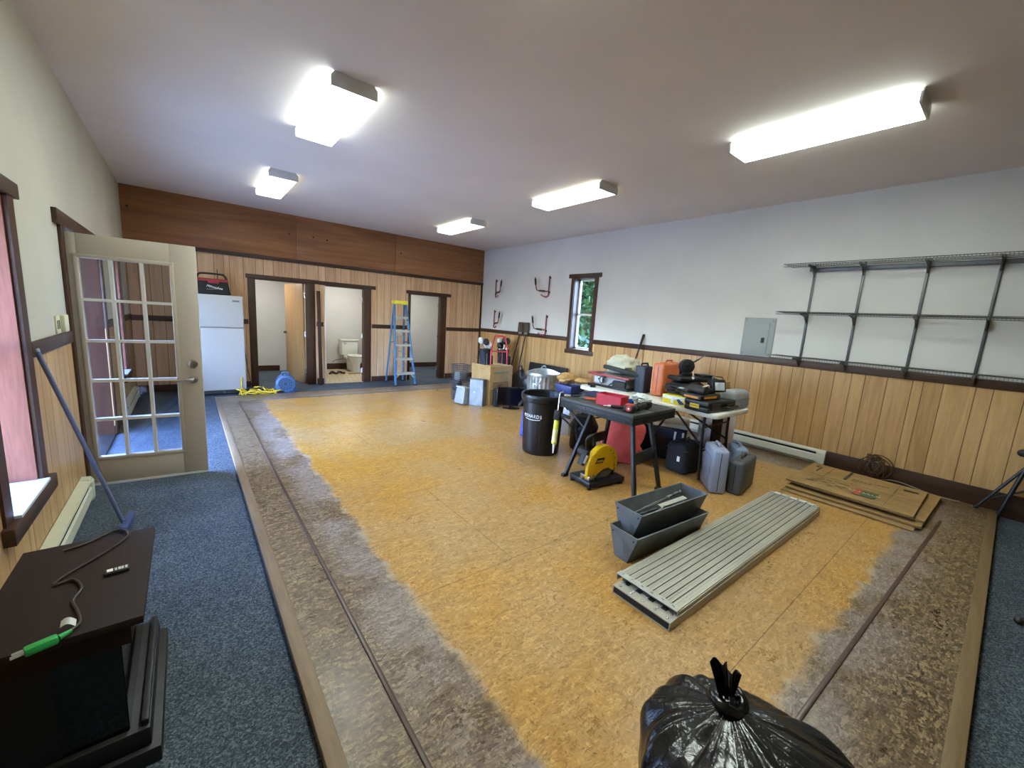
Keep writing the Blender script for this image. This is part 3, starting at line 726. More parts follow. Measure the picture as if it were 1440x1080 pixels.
# yellow extension cord coil
t = thing('extension_cord', 'yellow extension cord heaped on the carpet by the refrigerator', 'cord', (.95, 8.17, 0), 0)
rnd = random.Random(4); pts = []
for i in range(64):
    a = i*.62+rnd.uniform(-.2, .2); r = .06+.14*rnd.random()
    pts.append((r*1.5*math.cos(a)+(i/64-.4)*.26, r*.9*math.sin(a), .012+.15*rnd.random()*(1-i/110)))
pts += [(-.22, .1, .06), (-.25, .15, .3), (-.26, .2, .09), (-.3, .1, .01)]
f = MB(); f.tube(pts, .0095, 7, sm=5); obj('cable', f, plain('#d7b52a', .4), t)
rnd = random.Random(9); f = MB(); f.tube([(-.14+.28*rnd.random(), -.1+.24*rnd.random(), .03+.09*rnd.random()) for _ in range(16)], .008, 7, sm=5); obj('dark_cable', f, M['black'], t, loc=(-.06, .1, .01))
# blue air mover
t = thing('air_mover', 'blue plastic carpet blower on the carpet in front of the first doorway', 'blower', (1.37, 8.30, 0), -.15)
BL = plain('#3d5a80', .45); f = MB(); f.cyl((0, -.13, .17), (0, .13, .17), .165, n=32, bev=.03); f.box((0, .04, .05), (.37, .26, .1), bev=.03, seg=3); obj('housing', f, BL, t)
f = MB(); f.cyl((0, -.14, .175), (0, -.125, .175), .11, n=28); obj('intake', f, plain('#22324c', .6), t)
f = MB()
for k in range(12): a = k*PI/6; f.bar((.03*math.cos(a), -.142, .175+.03*math.sin(a)), (.112*math.cos(a), -.142, .175+.112*math.sin(a)), .006, .006)
for r in (.045, .08, .112): f.tube([(r*math.cos(a*PI/12), -.142, .175+r*math.sin(a*PI/12)) for a in range(24)], .004, 6, closed=True)
obj('grille', f, BL, t)
f = MB(); f.tube([(-.05, -.06, .31), (-.045, -.07, .37), (0, -.075, .385), (.045, -.07, .37), (.05, -.06, .31)], .018, 10, sm=4); obj('handle', f, BL, t)
f = MB(); f.box((.1, -.1, .025), (.1, .05, .05), bev=.01); f.box((-.12, -.1, .025), (.1, .05, .05), bev=.01); obj('foot', f, plain('#23344f', .6), t)
# step ladder
t = thing('step_ladder', 'blue fibreglass step ladder with yellow top set open before the back wall', 'ladder', (3.68, 8.5, 0), -.03)
LB = plain('#416e92', .45); y0, y1 = -.30, .09
def fl(s, k): return Vector((s*(.225-.095*k), y0+(y1-y0)*k, 1.76*k))
for s in (-1, 1):
    f = MB(); a, b = fl(s, .012), fl(s, 1); f.bar(a, b, .028, .075, bev=.004, up=(0, 1, 0)); r = obj('front_rail', f, LB, t)
    f = MB(); f.box(a+Vector((0, 0, -.002)), (.05, .09, .035), bev=.006); obj('foot', f, M['black'], r)
    f = MB(); f.bar((s*.20, .36, .02), (s*.115, .15, 1.74), .026, .05, bev=.004, up=(0, 1, 0)); r = obj('rear_rail', f, LB, t)
    f = MB(); f.box((s*.20, .36, .015), (.045, .07, .03), bev=.006); obj('foot', f, M['black'], r)
ST = M['alu']
for k in (.16, .335, .505, .675, .84):
    f = MB(); a, b = fl(-1, k), fl(1, k); f.b2((a.x, a.y-.045, a.z-.012), (b.x, a.y+.05, a.z+.012), bev=.002); f.b2((a.x+.01, a.y-.048, a.z-.035), (b.x-.01, a.y-.042, a.z+.01))
    if k in (.16, .84):
        for s in (-1, 1): f.bar((s*(abs(a.x)-.01), a.y-.03, a.z-.1), (s*(abs(a.x)-.09), a.y-.02, a.z-.015), .006, .025)
    obj('tread', f, ST, t)
for z in (.35, .7, 1.05, 1.4):
    k = z/1.74; f = MB(); w_ = .2-.085*k; yy = .36-.21*k; f.bar((-w_, yy, z), (w_, yy, z), .02, .03, bev=.004); obj('rear_brace', f, ST, t)
f = MB()
for s in (-1, 1): f.bar((s*.165, -.1, .95), (s*.165, .24, .92), .006, .022)
obj('spreader', f, M['dsteel'], t)
f = MB(); rbox(f, (-.155, .02, 1.75), (.155, .21, 1.83), .012); obj('top_cap', f, plain('#d9cf3a', .4), t)
# trim board leaning by the second doorway
t = one('trim_board', MB().bar((0, 0, .0), (-.015, .06, 1.9), .07, .016, bev=.002), M['trimz'], 'loose brown trim board leaning between the first two doorways', 'board', (2.11, YB-.14, .003), 0)
# toilet and its surroundings
t = thing('toilet', 'white toilet seen through the middle doorway', 'toilet', (3.32, 10.62, 0), .12)
CW = plain('#d2d3c9', .2, var=.02)
f = MB(); f.lathe([(0, 0), (.115, 0), (.12, .02), (.1, .1), (.105, .2), (.15, .3), (.185, .37), (.195, .395), (.17, .40), (.15, .37), (0, .3)], 32, (0, -.12, 0), sy=1.28); f.box((0, .12, .15), (.15, .28, .30), bev=.05, seg=3, top=(1.15, 1.2)); f.box((0, .2, .345), (.3, .2, .09), bev=.03, seg=3); obj('bowl', f, CW, t)
f = MB(); f.lathe([(0, .41), (.19, .405), (.2, .415), (.19, .432), (0, .44)], 32, (0, -.12, 0), sy=1.25); obj('seat_lid', f, CW, t)
f = MB(); f.box((0, .3, .575), (.42, .19, .37), bev=.03, seg=3, top=(1.05, 1)); obj('tank', f, CW, t)
f = MB(); f.box((0, .295, .78), (.48, .225, .045), bev=.015); obj('tank_lid', f, CW, t)
f = MB(); f.bar((-.17, .198, .70), (-.1, .19, .695), .012, .014, bev=.003); obj('flush_lever', f, M['steel'], t)
f = MB(); f.tube([(-.13, .3, .39), (-.15, .3, .3), (-.3, .36, .26), (-.36, .44, .2)], .009, 8, sm=6); obj('supply_hose', f, M['dsteel'], t)
t = one('pipe', MB().tube([(2.42, YE-.03, .62), (2.68, YE-.03, .62), (2.7, YE-.03, .6), (2.70, YE-.03, .16)], .016, 10), M['dsteel'], 'bent grey pipe on the bathroom wall beside the toilet', 'pipe')
t = thing('base_cabinet', 'narrow white cabinet edge beside the bathroom doorway', 'cabinet', (2.34, 9.95, 0))
f = MB(); f.b2((-.11, -.25, .0), (.1, .25, .80)); obj('carcass', f, M['white'], t)
f = MB(); f.b2((-.12, -.26, .80), (.115, .26, .83), bev=.005); obj('countertop', f, M['cream'], t)
f = MB(); f.b2((.1, -.2, .1), (.112, .2, .76), bev=.004); k_ = obj('door', f, M['white'], t)
f = MB(); f.tube([(2.62, 10.2, .02), (2.7, 10.25, .05), (2.78, 10.2, .02), (2.86, 10.26, .06), (2.92, 10.2, .03), (2.98, 10.25, .02)], .025, 8, sm=4, rs=[.02, .035, .02, .035, .02, .03]); o = one('pipe_wrench', f, M['black'], 'black plumbing tool lying on the bathroom tiles', 'tool')
f = MB(); f.bar((3.05, 10.15, .012), (3.5, 10.2, .012), .03, .02); one('wood_stick', f, M['doorwood'], 'thin wooden stick on the bathroom tiles before the toilet', 'stick')
# ------------------------------------------------------------ hung on the other side wall
def bike_hook(y, z, s, label):
    t = thing('wall_hook', label, 'hook', (XR, y, z), 0, 'red padded wall hooks')
    R = plain('#7d2430', .4); K = M['black']
    f = MB(); f.tube([(-.03, 0, .36), (-.03, 0, 0), (-.035, 0, -.05), (-.05, s*.05, -.075), (-.075, s*.13, -.06), (-.085, s*.17, -.03)], .013, 8, sm=4); b = obj('upright', f, R, t)
    f = MB(); f.b2((-.022, -.02, .30), (-.0005, .02, .345), bev=.003); f.b2((-.022, -.02, .0), (-.0005, .02, .04), bev=.003); obj('bracket', f, M['blackm'], t)
    f = MB(); f.tube([(-.03, 0, .04), (-.06, s*.1, .04), (-.10, s*.25, .05), (-.12, s*.30, .10), (-.125, s*.35, .33)], .012, 8, sm=4); obj('arm', f, R, t)
    f = MB(); f.cyl((-.055, s*.09, .04), (-.09, s*.22, .048), .021, n=10); f.cyl((-.121, s*.32, .17), (-.125, s*.345, .30), .021, n=10); obj('pad', f, K, t)
bike_hook(8.34, 2.17, -1, 'red padded hook at the top beside the room corner')
bike_hook(8.345, 1.42, -1, 'red padded hook low beside the room corner, just over the chair rail')
bike_hook(6.43, 2.18, 1, 'red padded hook at the top nearer the narrow window')
bike_hook(6.44, 1.36, 1, 'red padded hook low near the narrow window, above the chair rail')
t = thing('electrical_panel', 'grey electrical panel box set in the white wall above the chair rail', 'electrical panel', (XR, 2.245, 1.565))
GP = plain('#8b9190', .45, var=.03)
f = MB(); f.b2((-.012, -.195, -.26), (-.001, .195, .255), bev=.003); obj('cover', f, GP, t)
f = MB(); f.b2((-.02, -.13, -.225), (-.011, .105, .19), bev=.003); o = obj('door', f, GP, t)
f = MB(); f.b2((-.026, -.09, -.08), (-.019, -.05, -.01), bev=.003); obj('latch', f, M['blackm'], o)
f = MB()
for y in (-.165, .165):
    for z in (-.23, .22): f.cyl((-.012, y, z), (-.016, y, z), .007, n=8)
obj('screw', f, M['dsteel'], t)
# wire shelving
t = thing('wire_shelving', 'long three-tier wire shelving rack fixed on the white wall', 'shelving', (XR, .5, 1.3), 0)
YA, YB2 = 1.97, -1.35
ups = (1.715, 1.245, .725, .23, -.27, -.77, -1.25)
for y in ups:
    f = MB(); f.b2((-.016, y-.5-.013, .0), (-.0005, y-.5+.013, 1.19), bev=.002); obj('upright', f, M['shelf'], t)
for zz, hs in ((1.165, True), (.595, False), (.05, False)):
    f = MB(); A, B = YA-.5, YB2-.5
    for x, z, r in ((-.305, zz, .0038), (-.30, zz-.032, .0034), (-.2, zz-.004, .0034), (-.1, zz-.004, .0034), (-.02, zz-.004, .0034)): f.tube([(x, A, z), (x, B, z)], r, 6)
    n_ = int((YA-YB2)/.0254)
    for k in range(n_+1):
        y = A-k*.0254; f.tube([(-.018, y, zz), (-.303, y, zz), (-.302, y, zz-.033)], .0017, 4)
    obj('wire_shelf', f, M['shelf'], t)
    for y in ups:
        f = MB(); y2 = y-.5; f.prism([(-.016, zz-.005), (-.285, zz-.008), (-.288, zz-.03), (-.12, zz-.05), (-.016, zz-.13)], y2-.006, y2+.006, 'xz'); obj('bracket', f, M['shelf'], t)
f = MB(); f.b2((-.03, YB2-.5, 1.10), (-.016, YA-.5-.2, 1.145), bev=.003); obj('hang_track', f, M['shelf'], t)
# tall tools leaning in the corner
for i, (fx, fy, tx, ty, lb) in enumerate(((5.82, 7.38, 6.03, 7.24, 'long-handled scraper leaning on the wall nearer the golf bags'), (5.82, 7.06, 6.03, 7.04, 'long-handled scraper leaning on the wall nearer the narrow window'))):
    t = thing('floor_scraper', lb, 'scraper', (fx, fy, P))
    d = Vector((tx-fx, ty-fy, 1.27)); f = MB(); f.tube([(0, 0, 0), d], .013, 8); obj('handle', f, M['blackm'], t)
    f = MB(); f.box(d+Vector((.0, 0, .10)), (.03, .17, .23), (0, .08, .0), bev=.012); obj('blade', f, plain('#443b30', .6), t)
    f = MB(); f.box(d+Vector((0, 0, -.03)), (.035, .09, .05), bev=.008); obj('collar', f, plain('#8b8a86', .5), t)
f = MB()
# ------------------------------------------------------------ the heap by the room corner
# carton
t = thing('carton', 'tall printed cardboard moving carton with open flaps standing before the golf bags', 'box', (4.11, 5.68, P), .13)
f = MB(); f.b2((0, 0, 0), (.56, .50, .66), bev=.003); obj('carton_body', f, M['card'], t)
f = MB(); f.bar((0, .0, .66), (0, .5, .66), .004, .004); f.b2((-.002, 0, .655), (.002, .50, .715)); f.b2((0, .0, .655), (.56, .004, .69)); f.b2((.556, 0, .655), (.56, .5, .70)); obj('flap', f, M['card'], t)
GR = plain('#6d7350', .8); f = MB(); f.b2((.08, -.002, .565), (.46, .0005, .60)); f.b2((.01, -.002, .27), (.35, .0005, .285)); obj('printed_band', f, GR, t)
f = MB(); f.b2((.36, -.002, .43), (.44, .0005, .51))
for x0, x1, z in ((.1, .17, .47), (.2, .25, .45), (.22, .30, .50), (.27, .33, .47), (.21, .24, .43)): f.b2((x0, -.0018, z-.006), (x1, .0005, z+.006))
obj('printed_mark', f, plain('#867c56', .8), t)
f = MB()
for a, b in (((.08, .31), (.45, .32)), ((.08, .40), (.45, .41)), ((.08, .31), (.09, .41)), ((.44, .31), (.45, .41))): f.b2((a[0], -.002, a[1]), (b[0], .0005, b[1]))
obj('printed_border', f, M['cardk'], t)
text('printed_name', 'U-HAUL', .082, M['cardk'], t, (.265, -.001, .36), (PI/2, 0, 0), sx=1.05)
# grey chassis and baskets
t = thing('metal_chassis', 'open grey metal case standing on edge beside the cardboard carton', 'metal case', (3.90, 5.80, P), -1.03)
GM = galvanised('dull_sheet', '#6d7275', '#8d9193', .6, 9, .3)
f = MB(); f.b2((-.12, -.0, 0), (.14, .012, .47)); obj('side_sheet', f, GM, t, rot=(0, 0, .0))
f = MB(); f.b2((-.12, 0, .455), (.14, .15, .47)); f.b2((-.12, 0, 0), (.14, .15, .012)); f.b2((.128, 0, 0), (.14, .15, .47)); obj('frame', f, GM, t)
f = MB(); f.b2((-.08, .03, .03), (.12, .13, .42), bev=.01); f.b2((-.11, .04, .1), (-.08, .12, .3)); obj('inner_works', f, plain('#4b4a46', .6, var=.3), t)
f = MB(); f.cyl((-.02, -.004, .24), (-.02, .0, .24), .012, n=10); obj('rivet', f, M['white'], t)
for i, (z, s, lb) in enumerate(((P, 1.0, 'dark grey wire basket at the bottom of the stack by the carton'), (P+.36, .95, 'pale wire basket on top of the stack by the carton'))):
    t = thing('wire_basket', lb, 'basket', (3.93, 6.37, z), .1); f = MB(); a, h = .135*s, .345 if i == 0 else .30
    for k in range(9):
        zz = .004+k*(h-.008)/8; q = .8+.2*k/8; f.tube([(-a*q, -a*q, zz), (a*q, -a*q, zz), (a*q, a*q, zz), (-a*q, a*q, zz)], .004 if k not in (0, 8) else .006, 5, closed=True)
    for k in range(9):
        u = -1+k/4
        for ax in (0, 1):
            pts = [(-1, u), (1, u)]
            P4 = [(-a, u*a, h-.004), (-a*.8, u*a*.8, .004), (a*.8, u*a*.8, .004), (a, u*a, h-.004)]
            f.tube([(p[1], p[0], p[2]) if ax else p for p in P4], .0028, 5)
    obj('wire_body', f, M['dsteel'] if i == 0 else M['shelf'], t)
    f = MB(); rbox(f, (-a*.7, -a*.7, .01), (a*.7, a*.7, h*.55), .03); obj('folded_contents', f, plain('#3c4044' if i == 0 else '#7d8383', .8), t)
t = thing('plastic_bin', 'translucent grey bin tipped up by the open metal case', 'bin', (3.77, 6.02, P), .2)
f = MB(); f.box((0, 0, .15), (.16, .24, .28), (0, .12, 0), bev=.015, top=(.75, .9)); obj('bin_body', f, plain('#86898a', .5), t)
f = MB(); f.box((.02, -.0, .30), (.15, .22, .02), (0, .12, 0), bev=.004); obj('rim', f, plain('#b5bab9', .5), t)
t = thing('case', 'small dark blue rounded case alone at the far edge of the board floor', 'case', (4.38, 7.2, P), .2)
f = MB(); f.box((0, 0, .12), (.20, .14, .24), bev=.04, seg=4, top=(.75, .8)); obj('shell', f, plain('#1d2440', .4), t)
f = MB(); f.box((0, -.071, .10), (.12, .004, .1), bev=.001); obj('front_panel', f, M['black'], t)
# monitor on its stand
t = thing('monitor', 'black flat monitor on an oval stand resting on the boards before the carton', 'monitor', (4.37, 5.37, P), -.62)
f = MB(); f.box((0, 0, .215), (.52, .035, .33), (-.1, 0, 0), bev=.008); obj('housing', f, M['blackg'], t)
f = MB(); f.box((0, -.018, .217), (.49, .004, .30), (-.1, 0, 0)); obj('screen', f, NT('dark_screen').fin('#0a0608', .12, 0, .5), t)
f = MB(); f.lathe([(0, 0), (.15, 0), (.15, .008), (.06, .018), (0, .02)], 32, (0, .0, 0), sy=.62); f.box((0, .01, .05), (.08, .02, .09), bev=.004); obj('stand', f, M['blackg'], t)
t = thing('speaker', 'thin black loudspeaker standing behind the flat monitor', 'speaker', (4.23, 5.62, P), -.5)
f = MB(); f.b2((-.05, -.08, 0), (.05, .08, .30), bev=.006); obj('cabinet', f, M['blackm'], t)
f = MB(); f.b2((-.042, -.083, .02), (.042, -.079, .28)); obj('grille', f, plain('#1b1413', .8, bump=.6, bsc=200), t)
# golf bags
def golf(loc, rz, lean, body, trim, heads, label, covers):
    t = thing('golf_bag', label, 'golf bag', loc, rz)
    R = Matrix.Rotation(lean, 4, 'X')
    def T(f): bmesh.ops.transform(f.bm, matrix=R, verts=f.bm.verts); return f
    f = MB(); f.lathe([(0, 0), (.12, 0), (.13, .02), (.125, .3), (.12, .6), (.125, .80), (.13, .84), (.12, .845), (.105, .80), (0, .78)], 28); obj('bag_body', T(f), body, t)
    f = MB(); f.lathe([(.134, .79), (.14, .80), (.14, .845), (.13, .85)], 28); f.lathe([(.131, 0), (.137, .005), (.137, .07), (.131, .075)], 28); obj('collar', T(f), trim, t)
    f = MB(); f.box((0, -.13, .25), (.2, .08, .38), bev=.03, seg=3); f.box((.1, -.08, .6), (.1, .09, .2), bev=.025, seg=3); obj('pocket', T(f), body, t)
    f = MB(); f.tube([(-.1, -.1, .75), (-.16, -.16, .6), (-.15, -.16, .4), (-.08, -.13, .2)], .018, 8, sm=5); obj('shoulder_strap', T(f), trim, t)
    f = MB()
    for x in (-.06, .07): f.box((x, -.122, .5), (.016, .02, .5), bev=.004)
    obj('piping', T(f), plain('#6e7480', .6), t)
    rnd = random.Random(int(loc[0]*100))
    for k in range(heads):
        a = k*2*PI/heads+.4; r = .065; h = .93+.12*rnd.random(); x, y = r*math.cos(a), r*math.sin(a)
        f = MB(); f.cyl((x*.6, y*.6, .6), (x*1.5, y*1.5, h), .006, n=6); sh = obj('club_shaft', T(f), M['steel'], t)
        f = MB()
        if k in covers: f.blob((x*1.6, y*1.6, h), (.055, .07, .075), .25, 4, 16, seed=k)
        else: f.blob((x*1.6-.02, y*1.6-.03, h), (.05, .03, .03), .1, 3, 14, seed=k)
        obj('club_head', T(f), covers.get(k, M['steel']), sh)
golf((5.22, 7.42, P), .2, -.05, plain('#1b2538', .7, bump=.2), M['blackm'], 5, 'dark blue golf bag with pale club covers behind the red hand truck', {0: plain('#d8d8d4', .7), 2: plain('#cfcfca', .7), 3: M['blackm'], 4: plain('#d3d3ce', .7)})
golf((5.60, 7.26, P), -.3, -.08, plain('#17171c', .7, bump=.2), plain('#2a2a30', .6), 6, 'black golf bag with black club covers beside the leaning scrapers', {0: M['blackm'], 1: M['blackm'], 2: plain('#c9c9c4', .7), 3: M['blackm'], 4: M['blackm'], 5: plain('#3c3c40', .7)})
# hand truck
t = thing('hand_truck', 'red tubular hand truck standing behind the cardboard carton', 'hand truck', (5.17, 6.86, P), -.62)
RD = plain('#b32334', .35)
f = MB()
f.tube([(-.17, .03, .03), (-.17, .04, .80), (-.12, .10, 1.10), (-.09, .12, 1.16), (.09, .12, 1.16), (.12, .10, 1.10), (.17, .04, .80), (.17, .03, .03)], .016, 10, sm=4)
for z in (.25, .55, .84): f.cyl((-.17, .04, z), (.17, .04, z), .012, n=8)
obj('frame', f, RD, t)
f = MB()
for x in (-.06, .06): f.bar((x, .04, .1), (x, .04, .84), .025, .006)
obj('slat', f, RD, t)
f = MB(); f.b2((-.2, -.2, .0), (.2, .03, .008)); f.b2((-.2, .02, .0), (.2, .03, .12)); obj('toe_plate', f, RD, t)
for s in (-1, 1):
    f = MB(); f.tube([(s*.215, .13+.085*math.cos(a*PI/10), .125+.085*math.sin(a*PI/10)) for a in range(20)], .038, 10, closed=True); f.cyl((s*.19, .13, .125), (s*.24, .13, .125), .05, n=16); obj('wheel', f, M['blackm'], t)
f = MB(); f.cyl((-.2, .13, .125), (.2, .13, .125), .01, n=8); obj('axle', f, M['dsteel'], t)
# bag, motor, bucket, galvanised can, leaning board
t = thing('duffel_bag', 'dark brown slumped bag between the carton and the metal motor', 'bag', (5.0, 5.95, P), .3)
f = MB(); f.blob((0, 0, .27), (.17, .15, .30), .25, 2.5, 28, sq=.8, seed=5, flat=-.262); obj('bag_body', f, plain('#231815', .7, bump=.5, bsc=12), t)
f = MB(); f.tube([(-.1, -.04, .45), (-.08, -.03, .62), (.03, -.02, .66), (.1, 0, .5)], .014, 8, sm=5); obj('strap', f, M['blackm'], t)
t = thing('pallet_motor', 'black and chrome motor with fittings standing next to the brown bag', 'motor', (4.93, 5.55, P), .4)
f = MB(); rbox(f, (-.17, -.13, 0), (.17, .13, .30), .02); obj('base_box', f, plain('#4b4d4c', .6), t)
f = MB(); f.cyl((-.12, 0, .40), (.08, 0, .40), .09, n=20, bev=.015); f.cyl((.07, -.05, .44), (.18, -.05, .44), .035, n=14); f.box((0, -.02, .31), (.2, .16, .05), bev=.01); obj('motor_body', f, M['black'], t)
f = MB(); f.cyl((.08, 0, .40), (.14, 0, .40), .04, n=16); f.tube([(-.1, -.06, .44), (-.05, -.13, .50), (.05, -.1, .54), (.1, -.02, .46)], .012, 8, sm=4); f.bar((-.16, -.05, .57), (.0, -.09, .48), .02, .02); obj('chrome_fittings', f, M['steel'], t)
t = thing('bucket', 'ribbed white plastic bucket with lid behind the galvanised can', 'bucket', (5.22, 5.32, P), 0)
f = MB(); f.lathe([(0, 0), (.15, 0), (.155, .02), (.172, .50), (.178, .50), (.178, .52), (.172, .53), (.172, .555), (0, .555)], 32)
for z in (.44, .47): f.lathe([(.17, z), (.18, z+.004), (.18, z+.012), (.17, z+.016)], 32)
obj('pail', f, M['white'], t)
f = MB(); f.lathe([(0, .56), (.165, .56), (.185, .555), (.188, .575), (.16, .585), (0, .58)], 32); obj('lid', f, M['cream'], t)
t = thing('galvanised_can', 'galvanised steel trash can with domed lid behind the black bin', 'trash can', (4.66, 4.92, P), 0)
f = MB(); n_ = 96; prof = [(.23, .0), (.235, .02), (.25, .08), (.262, .62), (.27, .64), (.275, .66), (.275, .675), (.268, .68)]
tb = bmesh.new(); rings = []
for r, z in prof:
    fl_ = .0075 if .05 < z < .63 else 0
    rings.append([tb.verts.new(((r+fl_*(1 if (j//2) % 2 else -1))*math.cos(2*PI*j/n_), (r+fl_*(1 if (j//2) % 2 else -1))*math.sin(2*PI*j/n_), z)) for j in range(n_)])
for A, B in zip(rings[:-1], rings[1:]):
    for j in range(n_): tb.faces.new((A[j], A[(j+1) % n_], B[(j+1) % n_], B[j]))
tb.faces.new(list(reversed(rings[0]))); f._add(tb); obj('can_body', f, M['galv'], t)
f = MB(); f.lathe([(0, .765), (.06, .762), (.18, .735), (.262, .70), (.285, .695), (.287, .665), (.281, .665), (.279, .688), (0, .70)], 40); obj('lid', f, M['galv'], t)
f = MB(); f.tube([(-.05, 0, .758), (-.045, 0, .785), (-.02, 0, .80), (.02, 0, .80), (.045, 0, .785), (.05, 0, .758)], .008, 8, sm=3); obj('lid_handle', f, M['galv'], t)
f = MB()
for a in (3.6, .5): c_, s_ = math.cos(a), math.sin(a); f.tube([(.265*c_-.06*s_, .265*s_+.06*c_, .58), (.30*c_-.05*s_, .30*s_+.05*c_, .53), (.30*c_+.05*s_, .30*s_-.05*c_, .53), (.265*c_+.06*s_, .265*s_-.06*c_, .58)], .007, 8, sm=4)
obj('side_handle', f, M['galv'], t)
t = one('flat_panel', MB().box((0, 0, .31), (.04, 1.15, .62), (0, .12, 0), bev=.006), M['blackm'], 'black flat panel leaning on the panelling behind the galvanised can', 'panel', (5.97, 6.22, P+.004))
# big black bin
t = thing('trash_bin', 'big black plastic trash bin with white lettering', 'trash can', (3.27, 3.41, P), 0)
f = MB(); f.lathe([(0, .004), (.205, .0), (.215, .012), (.22, .06), (.245, .62), (.262, .63), (.268, .665), (.268, .70), (.262, .71), (.252, .70), (.25, .66), (.236, .60), (.205, .04), (0, .03)], 48); obj('bin_body', f, plain('#121213', .35, var=.15), t)
f = MB(); f.lathe([(.262, .668), (.272, .672), (.272, .684), (.262, .688)], 48)
for a in (2.4, -.75):
    c_, s_ = math.cos(a), math.sin(a); f.tube([(.245*c_-.07*s_, .245*s_+.07*c_, .60), (.285*c_-.06*s_, .285*s_+.06*c_, .55), (.285*c_+.06*s_, .285*s_-.06*c_, .55), (.245*c_+.07*s_, .245*s_-.07*c_, .60)], .012, 8, sm=4)
obj('side_handle', f, M['black'], t)
ang0 = -2.86
word = 'MENARDS'
for i, ch in enumerate(word):
    a = ang0+(i-3)*.15; r = .2395
    o = text('lettering', ch, .056, M['inkw'], t, (r*math.cos(a), r*math.sin(a), .465), (PI/2, 0, a+PI/2), sx=.82)
f = MB(); f.tube([(.2385*math.cos(ang0+k*.03), .2385*math.sin(ang0+k*.03), .432-.008*math.sin((k+14)/28*PI)) for k in range(-13, 15)], .004, 6); obj('lettering_underline', f, M['inkw'], t)
f = MB()
for a in (-2.40, -1.35, -3.6): f.tube([((.2165+.0235*k/6)*math.cos(a), (.2165+.0235*k/6)*math.sin(a), .06+.34*k/6) for k in range(7)], .003, 6)
obj('mould_line', f, M['black'], t)
t = thing('paper_sack', 'blue and white paper sack standing behind the big black bin', 'sack', (3.52, 3.86, P), .2)
f = MB(); f.box((0, 0, .2), (.13, .34, .40), bev=.035, seg=3, top=(.55, .96)); obj('sack_body', f, plain('#3446a0', .5, bump=.4, bsc=20), t)
f = MB(); f.box((-.062, .02, .2), (.01, .16, .2), (0, .09, 0), bev=.003); f.box((-.03, .02, .385), (.02, .2, .03), bev=.004); obj('white_print', f, plain('#b9c0dc', .5), t)
# ------------------------------------------------------------ white folding table and what it carries
tx0, tx1, ty0, ty1, tzb = 4.05, 4.84, 1.74, 3.58, .785
t = thing('folding_table', 'long white plastic folding table with dark steel legs', 'table', ((tx0+tx1)/2, (ty0+ty1)/2, P), 0)
hx, hy = (tx1-tx0)/2, (ty1-ty0)/2; th = tzb-P
f = MB(); t_ = bmesh.new(); bmesh.ops.create_cube(t_, size=1)
for v in t_.verts: v.co = Vector((v.co.x*2*hx, v.co.y*2*hy, v.co.z*.05+th-.025))
bmesh.ops.bevel(t_, geom=[e for e in t_.edges if abs(e.verts[0].co.z-e.verts[1].co.z) > .01], offset=.07, segments=5, affect='EDGES', profile=.5)
bmesh.ops.bevel(t_, geom=[e for e in t_.edges if abs(e.verts[0].co.z-e.verts[1].co.z) < .001], offset=.012, segments=2, affect='EDGES', profile=.5)
f._add(t_); obj('tabletop', f, plain('#d5d5cc', .4, var=.03), t)
LG = plain('#25231f', .4, .5)
for s in (-1, 1):
    y = s*(hy-.17)
    for sx_ in (-1, 1):
        f = MB(); f.tube([(sx_*.29, y, th-.05), (sx_*.29, y, .42), (sx_*.31, y+s*.03, .0)], .0145, 10, sm=3); obj('leg', f, LG, t)
    f = MB(); f.cyl((-.29, y, .30), (.29, y, .30), .009, n=8); f.cyl((-.29, y, .56), (.29, y, .56), .009, n=8); obj('cross_bar', f, LG, t)
    f = MB()
    for sx_ in (-1, 1): f.bar((sx_*.29, y, .36), (sx_*.05, y-s*.52, th-.06), .012, .02)
    obj('folding_brace', f, LG, t)
Z0 = tzb+.001
# table saw
t = thing('table_saw', 'grey bench table saw with red front rail on the white folding table', 'saw', (4.50, 3.24, Z0), 0)
f = MB(); f.box((0, .02, .085), (.44, .50, .12), bev=.012, top=(.92, .95)); obj('saw_body', f, plain('#8b8d8c', .4), t)
f = MB(); f.b2((-.24, -.30, .150), (.24, .33, .170), bev=.004); obj('saw_table', f, plain('#7c7f80', .3, .6), t)
f = MB(); f.b2((-.275, -.31, .145), (-.24, .34, .172), bev=.004); f.b2((-.25, .2, .171), (-.1, .33, .178)); obj('fence_rail', f, plain('#93302f', .4), t)
f = MB(); f.b2((-.24, -.28, 0), (.24, .30, .025), bev=.006); f.box((-.25, -.16, .07), (.05, .2, .09), bev=.02); obj('base', f, M['blackm'], t)
f = MB(); f.lathe([(.035, 0), (.05, .0), (.05, .012), (.035, .012)], 20, (-.235, .12, .09), rot=(0, -PI/2, 0)); f.cyl((-.25, .16, .1), (-.27, .16, .1), .01, n=8); obj('hand_wheel', f, M['black'], t)
f = MB(); f.tube([(-.26, -.26, .03), (-.27, -.2, .07), (-.265, -.12, .1), (-.27, -.04, .06), (-.26, .0, .03)], .009, 8, sm=5); obj('cord', f, M['black'], t)
f = MB(); f.b2((-.245, .12, .05), (-.238, .25, .13)); obj('warning_label', f, plain('#b9bbb8', .5), t)
t = thing('clamp', 'small green-grey bar clamp lying on the corner of the white table', 'clamp', (4.30, 3.50, Z0), .9)
t.location = (4.15, 3.42, Z0)
f = MB(); f.bar((-.1, 0, .02), (.12, 0, .02), .02, .008); obj('bar', f, plain('#4d564a', .5, .4), t)
f = MB(); f.box((-.1, .02, .02), (.02, .07, .035), bev=.004); f.box((.06, .02, .02), (.03, .07, .035), bev=.004); f.cyl((.06, -.02, .02), (.06, -.08, .02), .012, n=8); obj('jaw', f, M['blackm'], t)
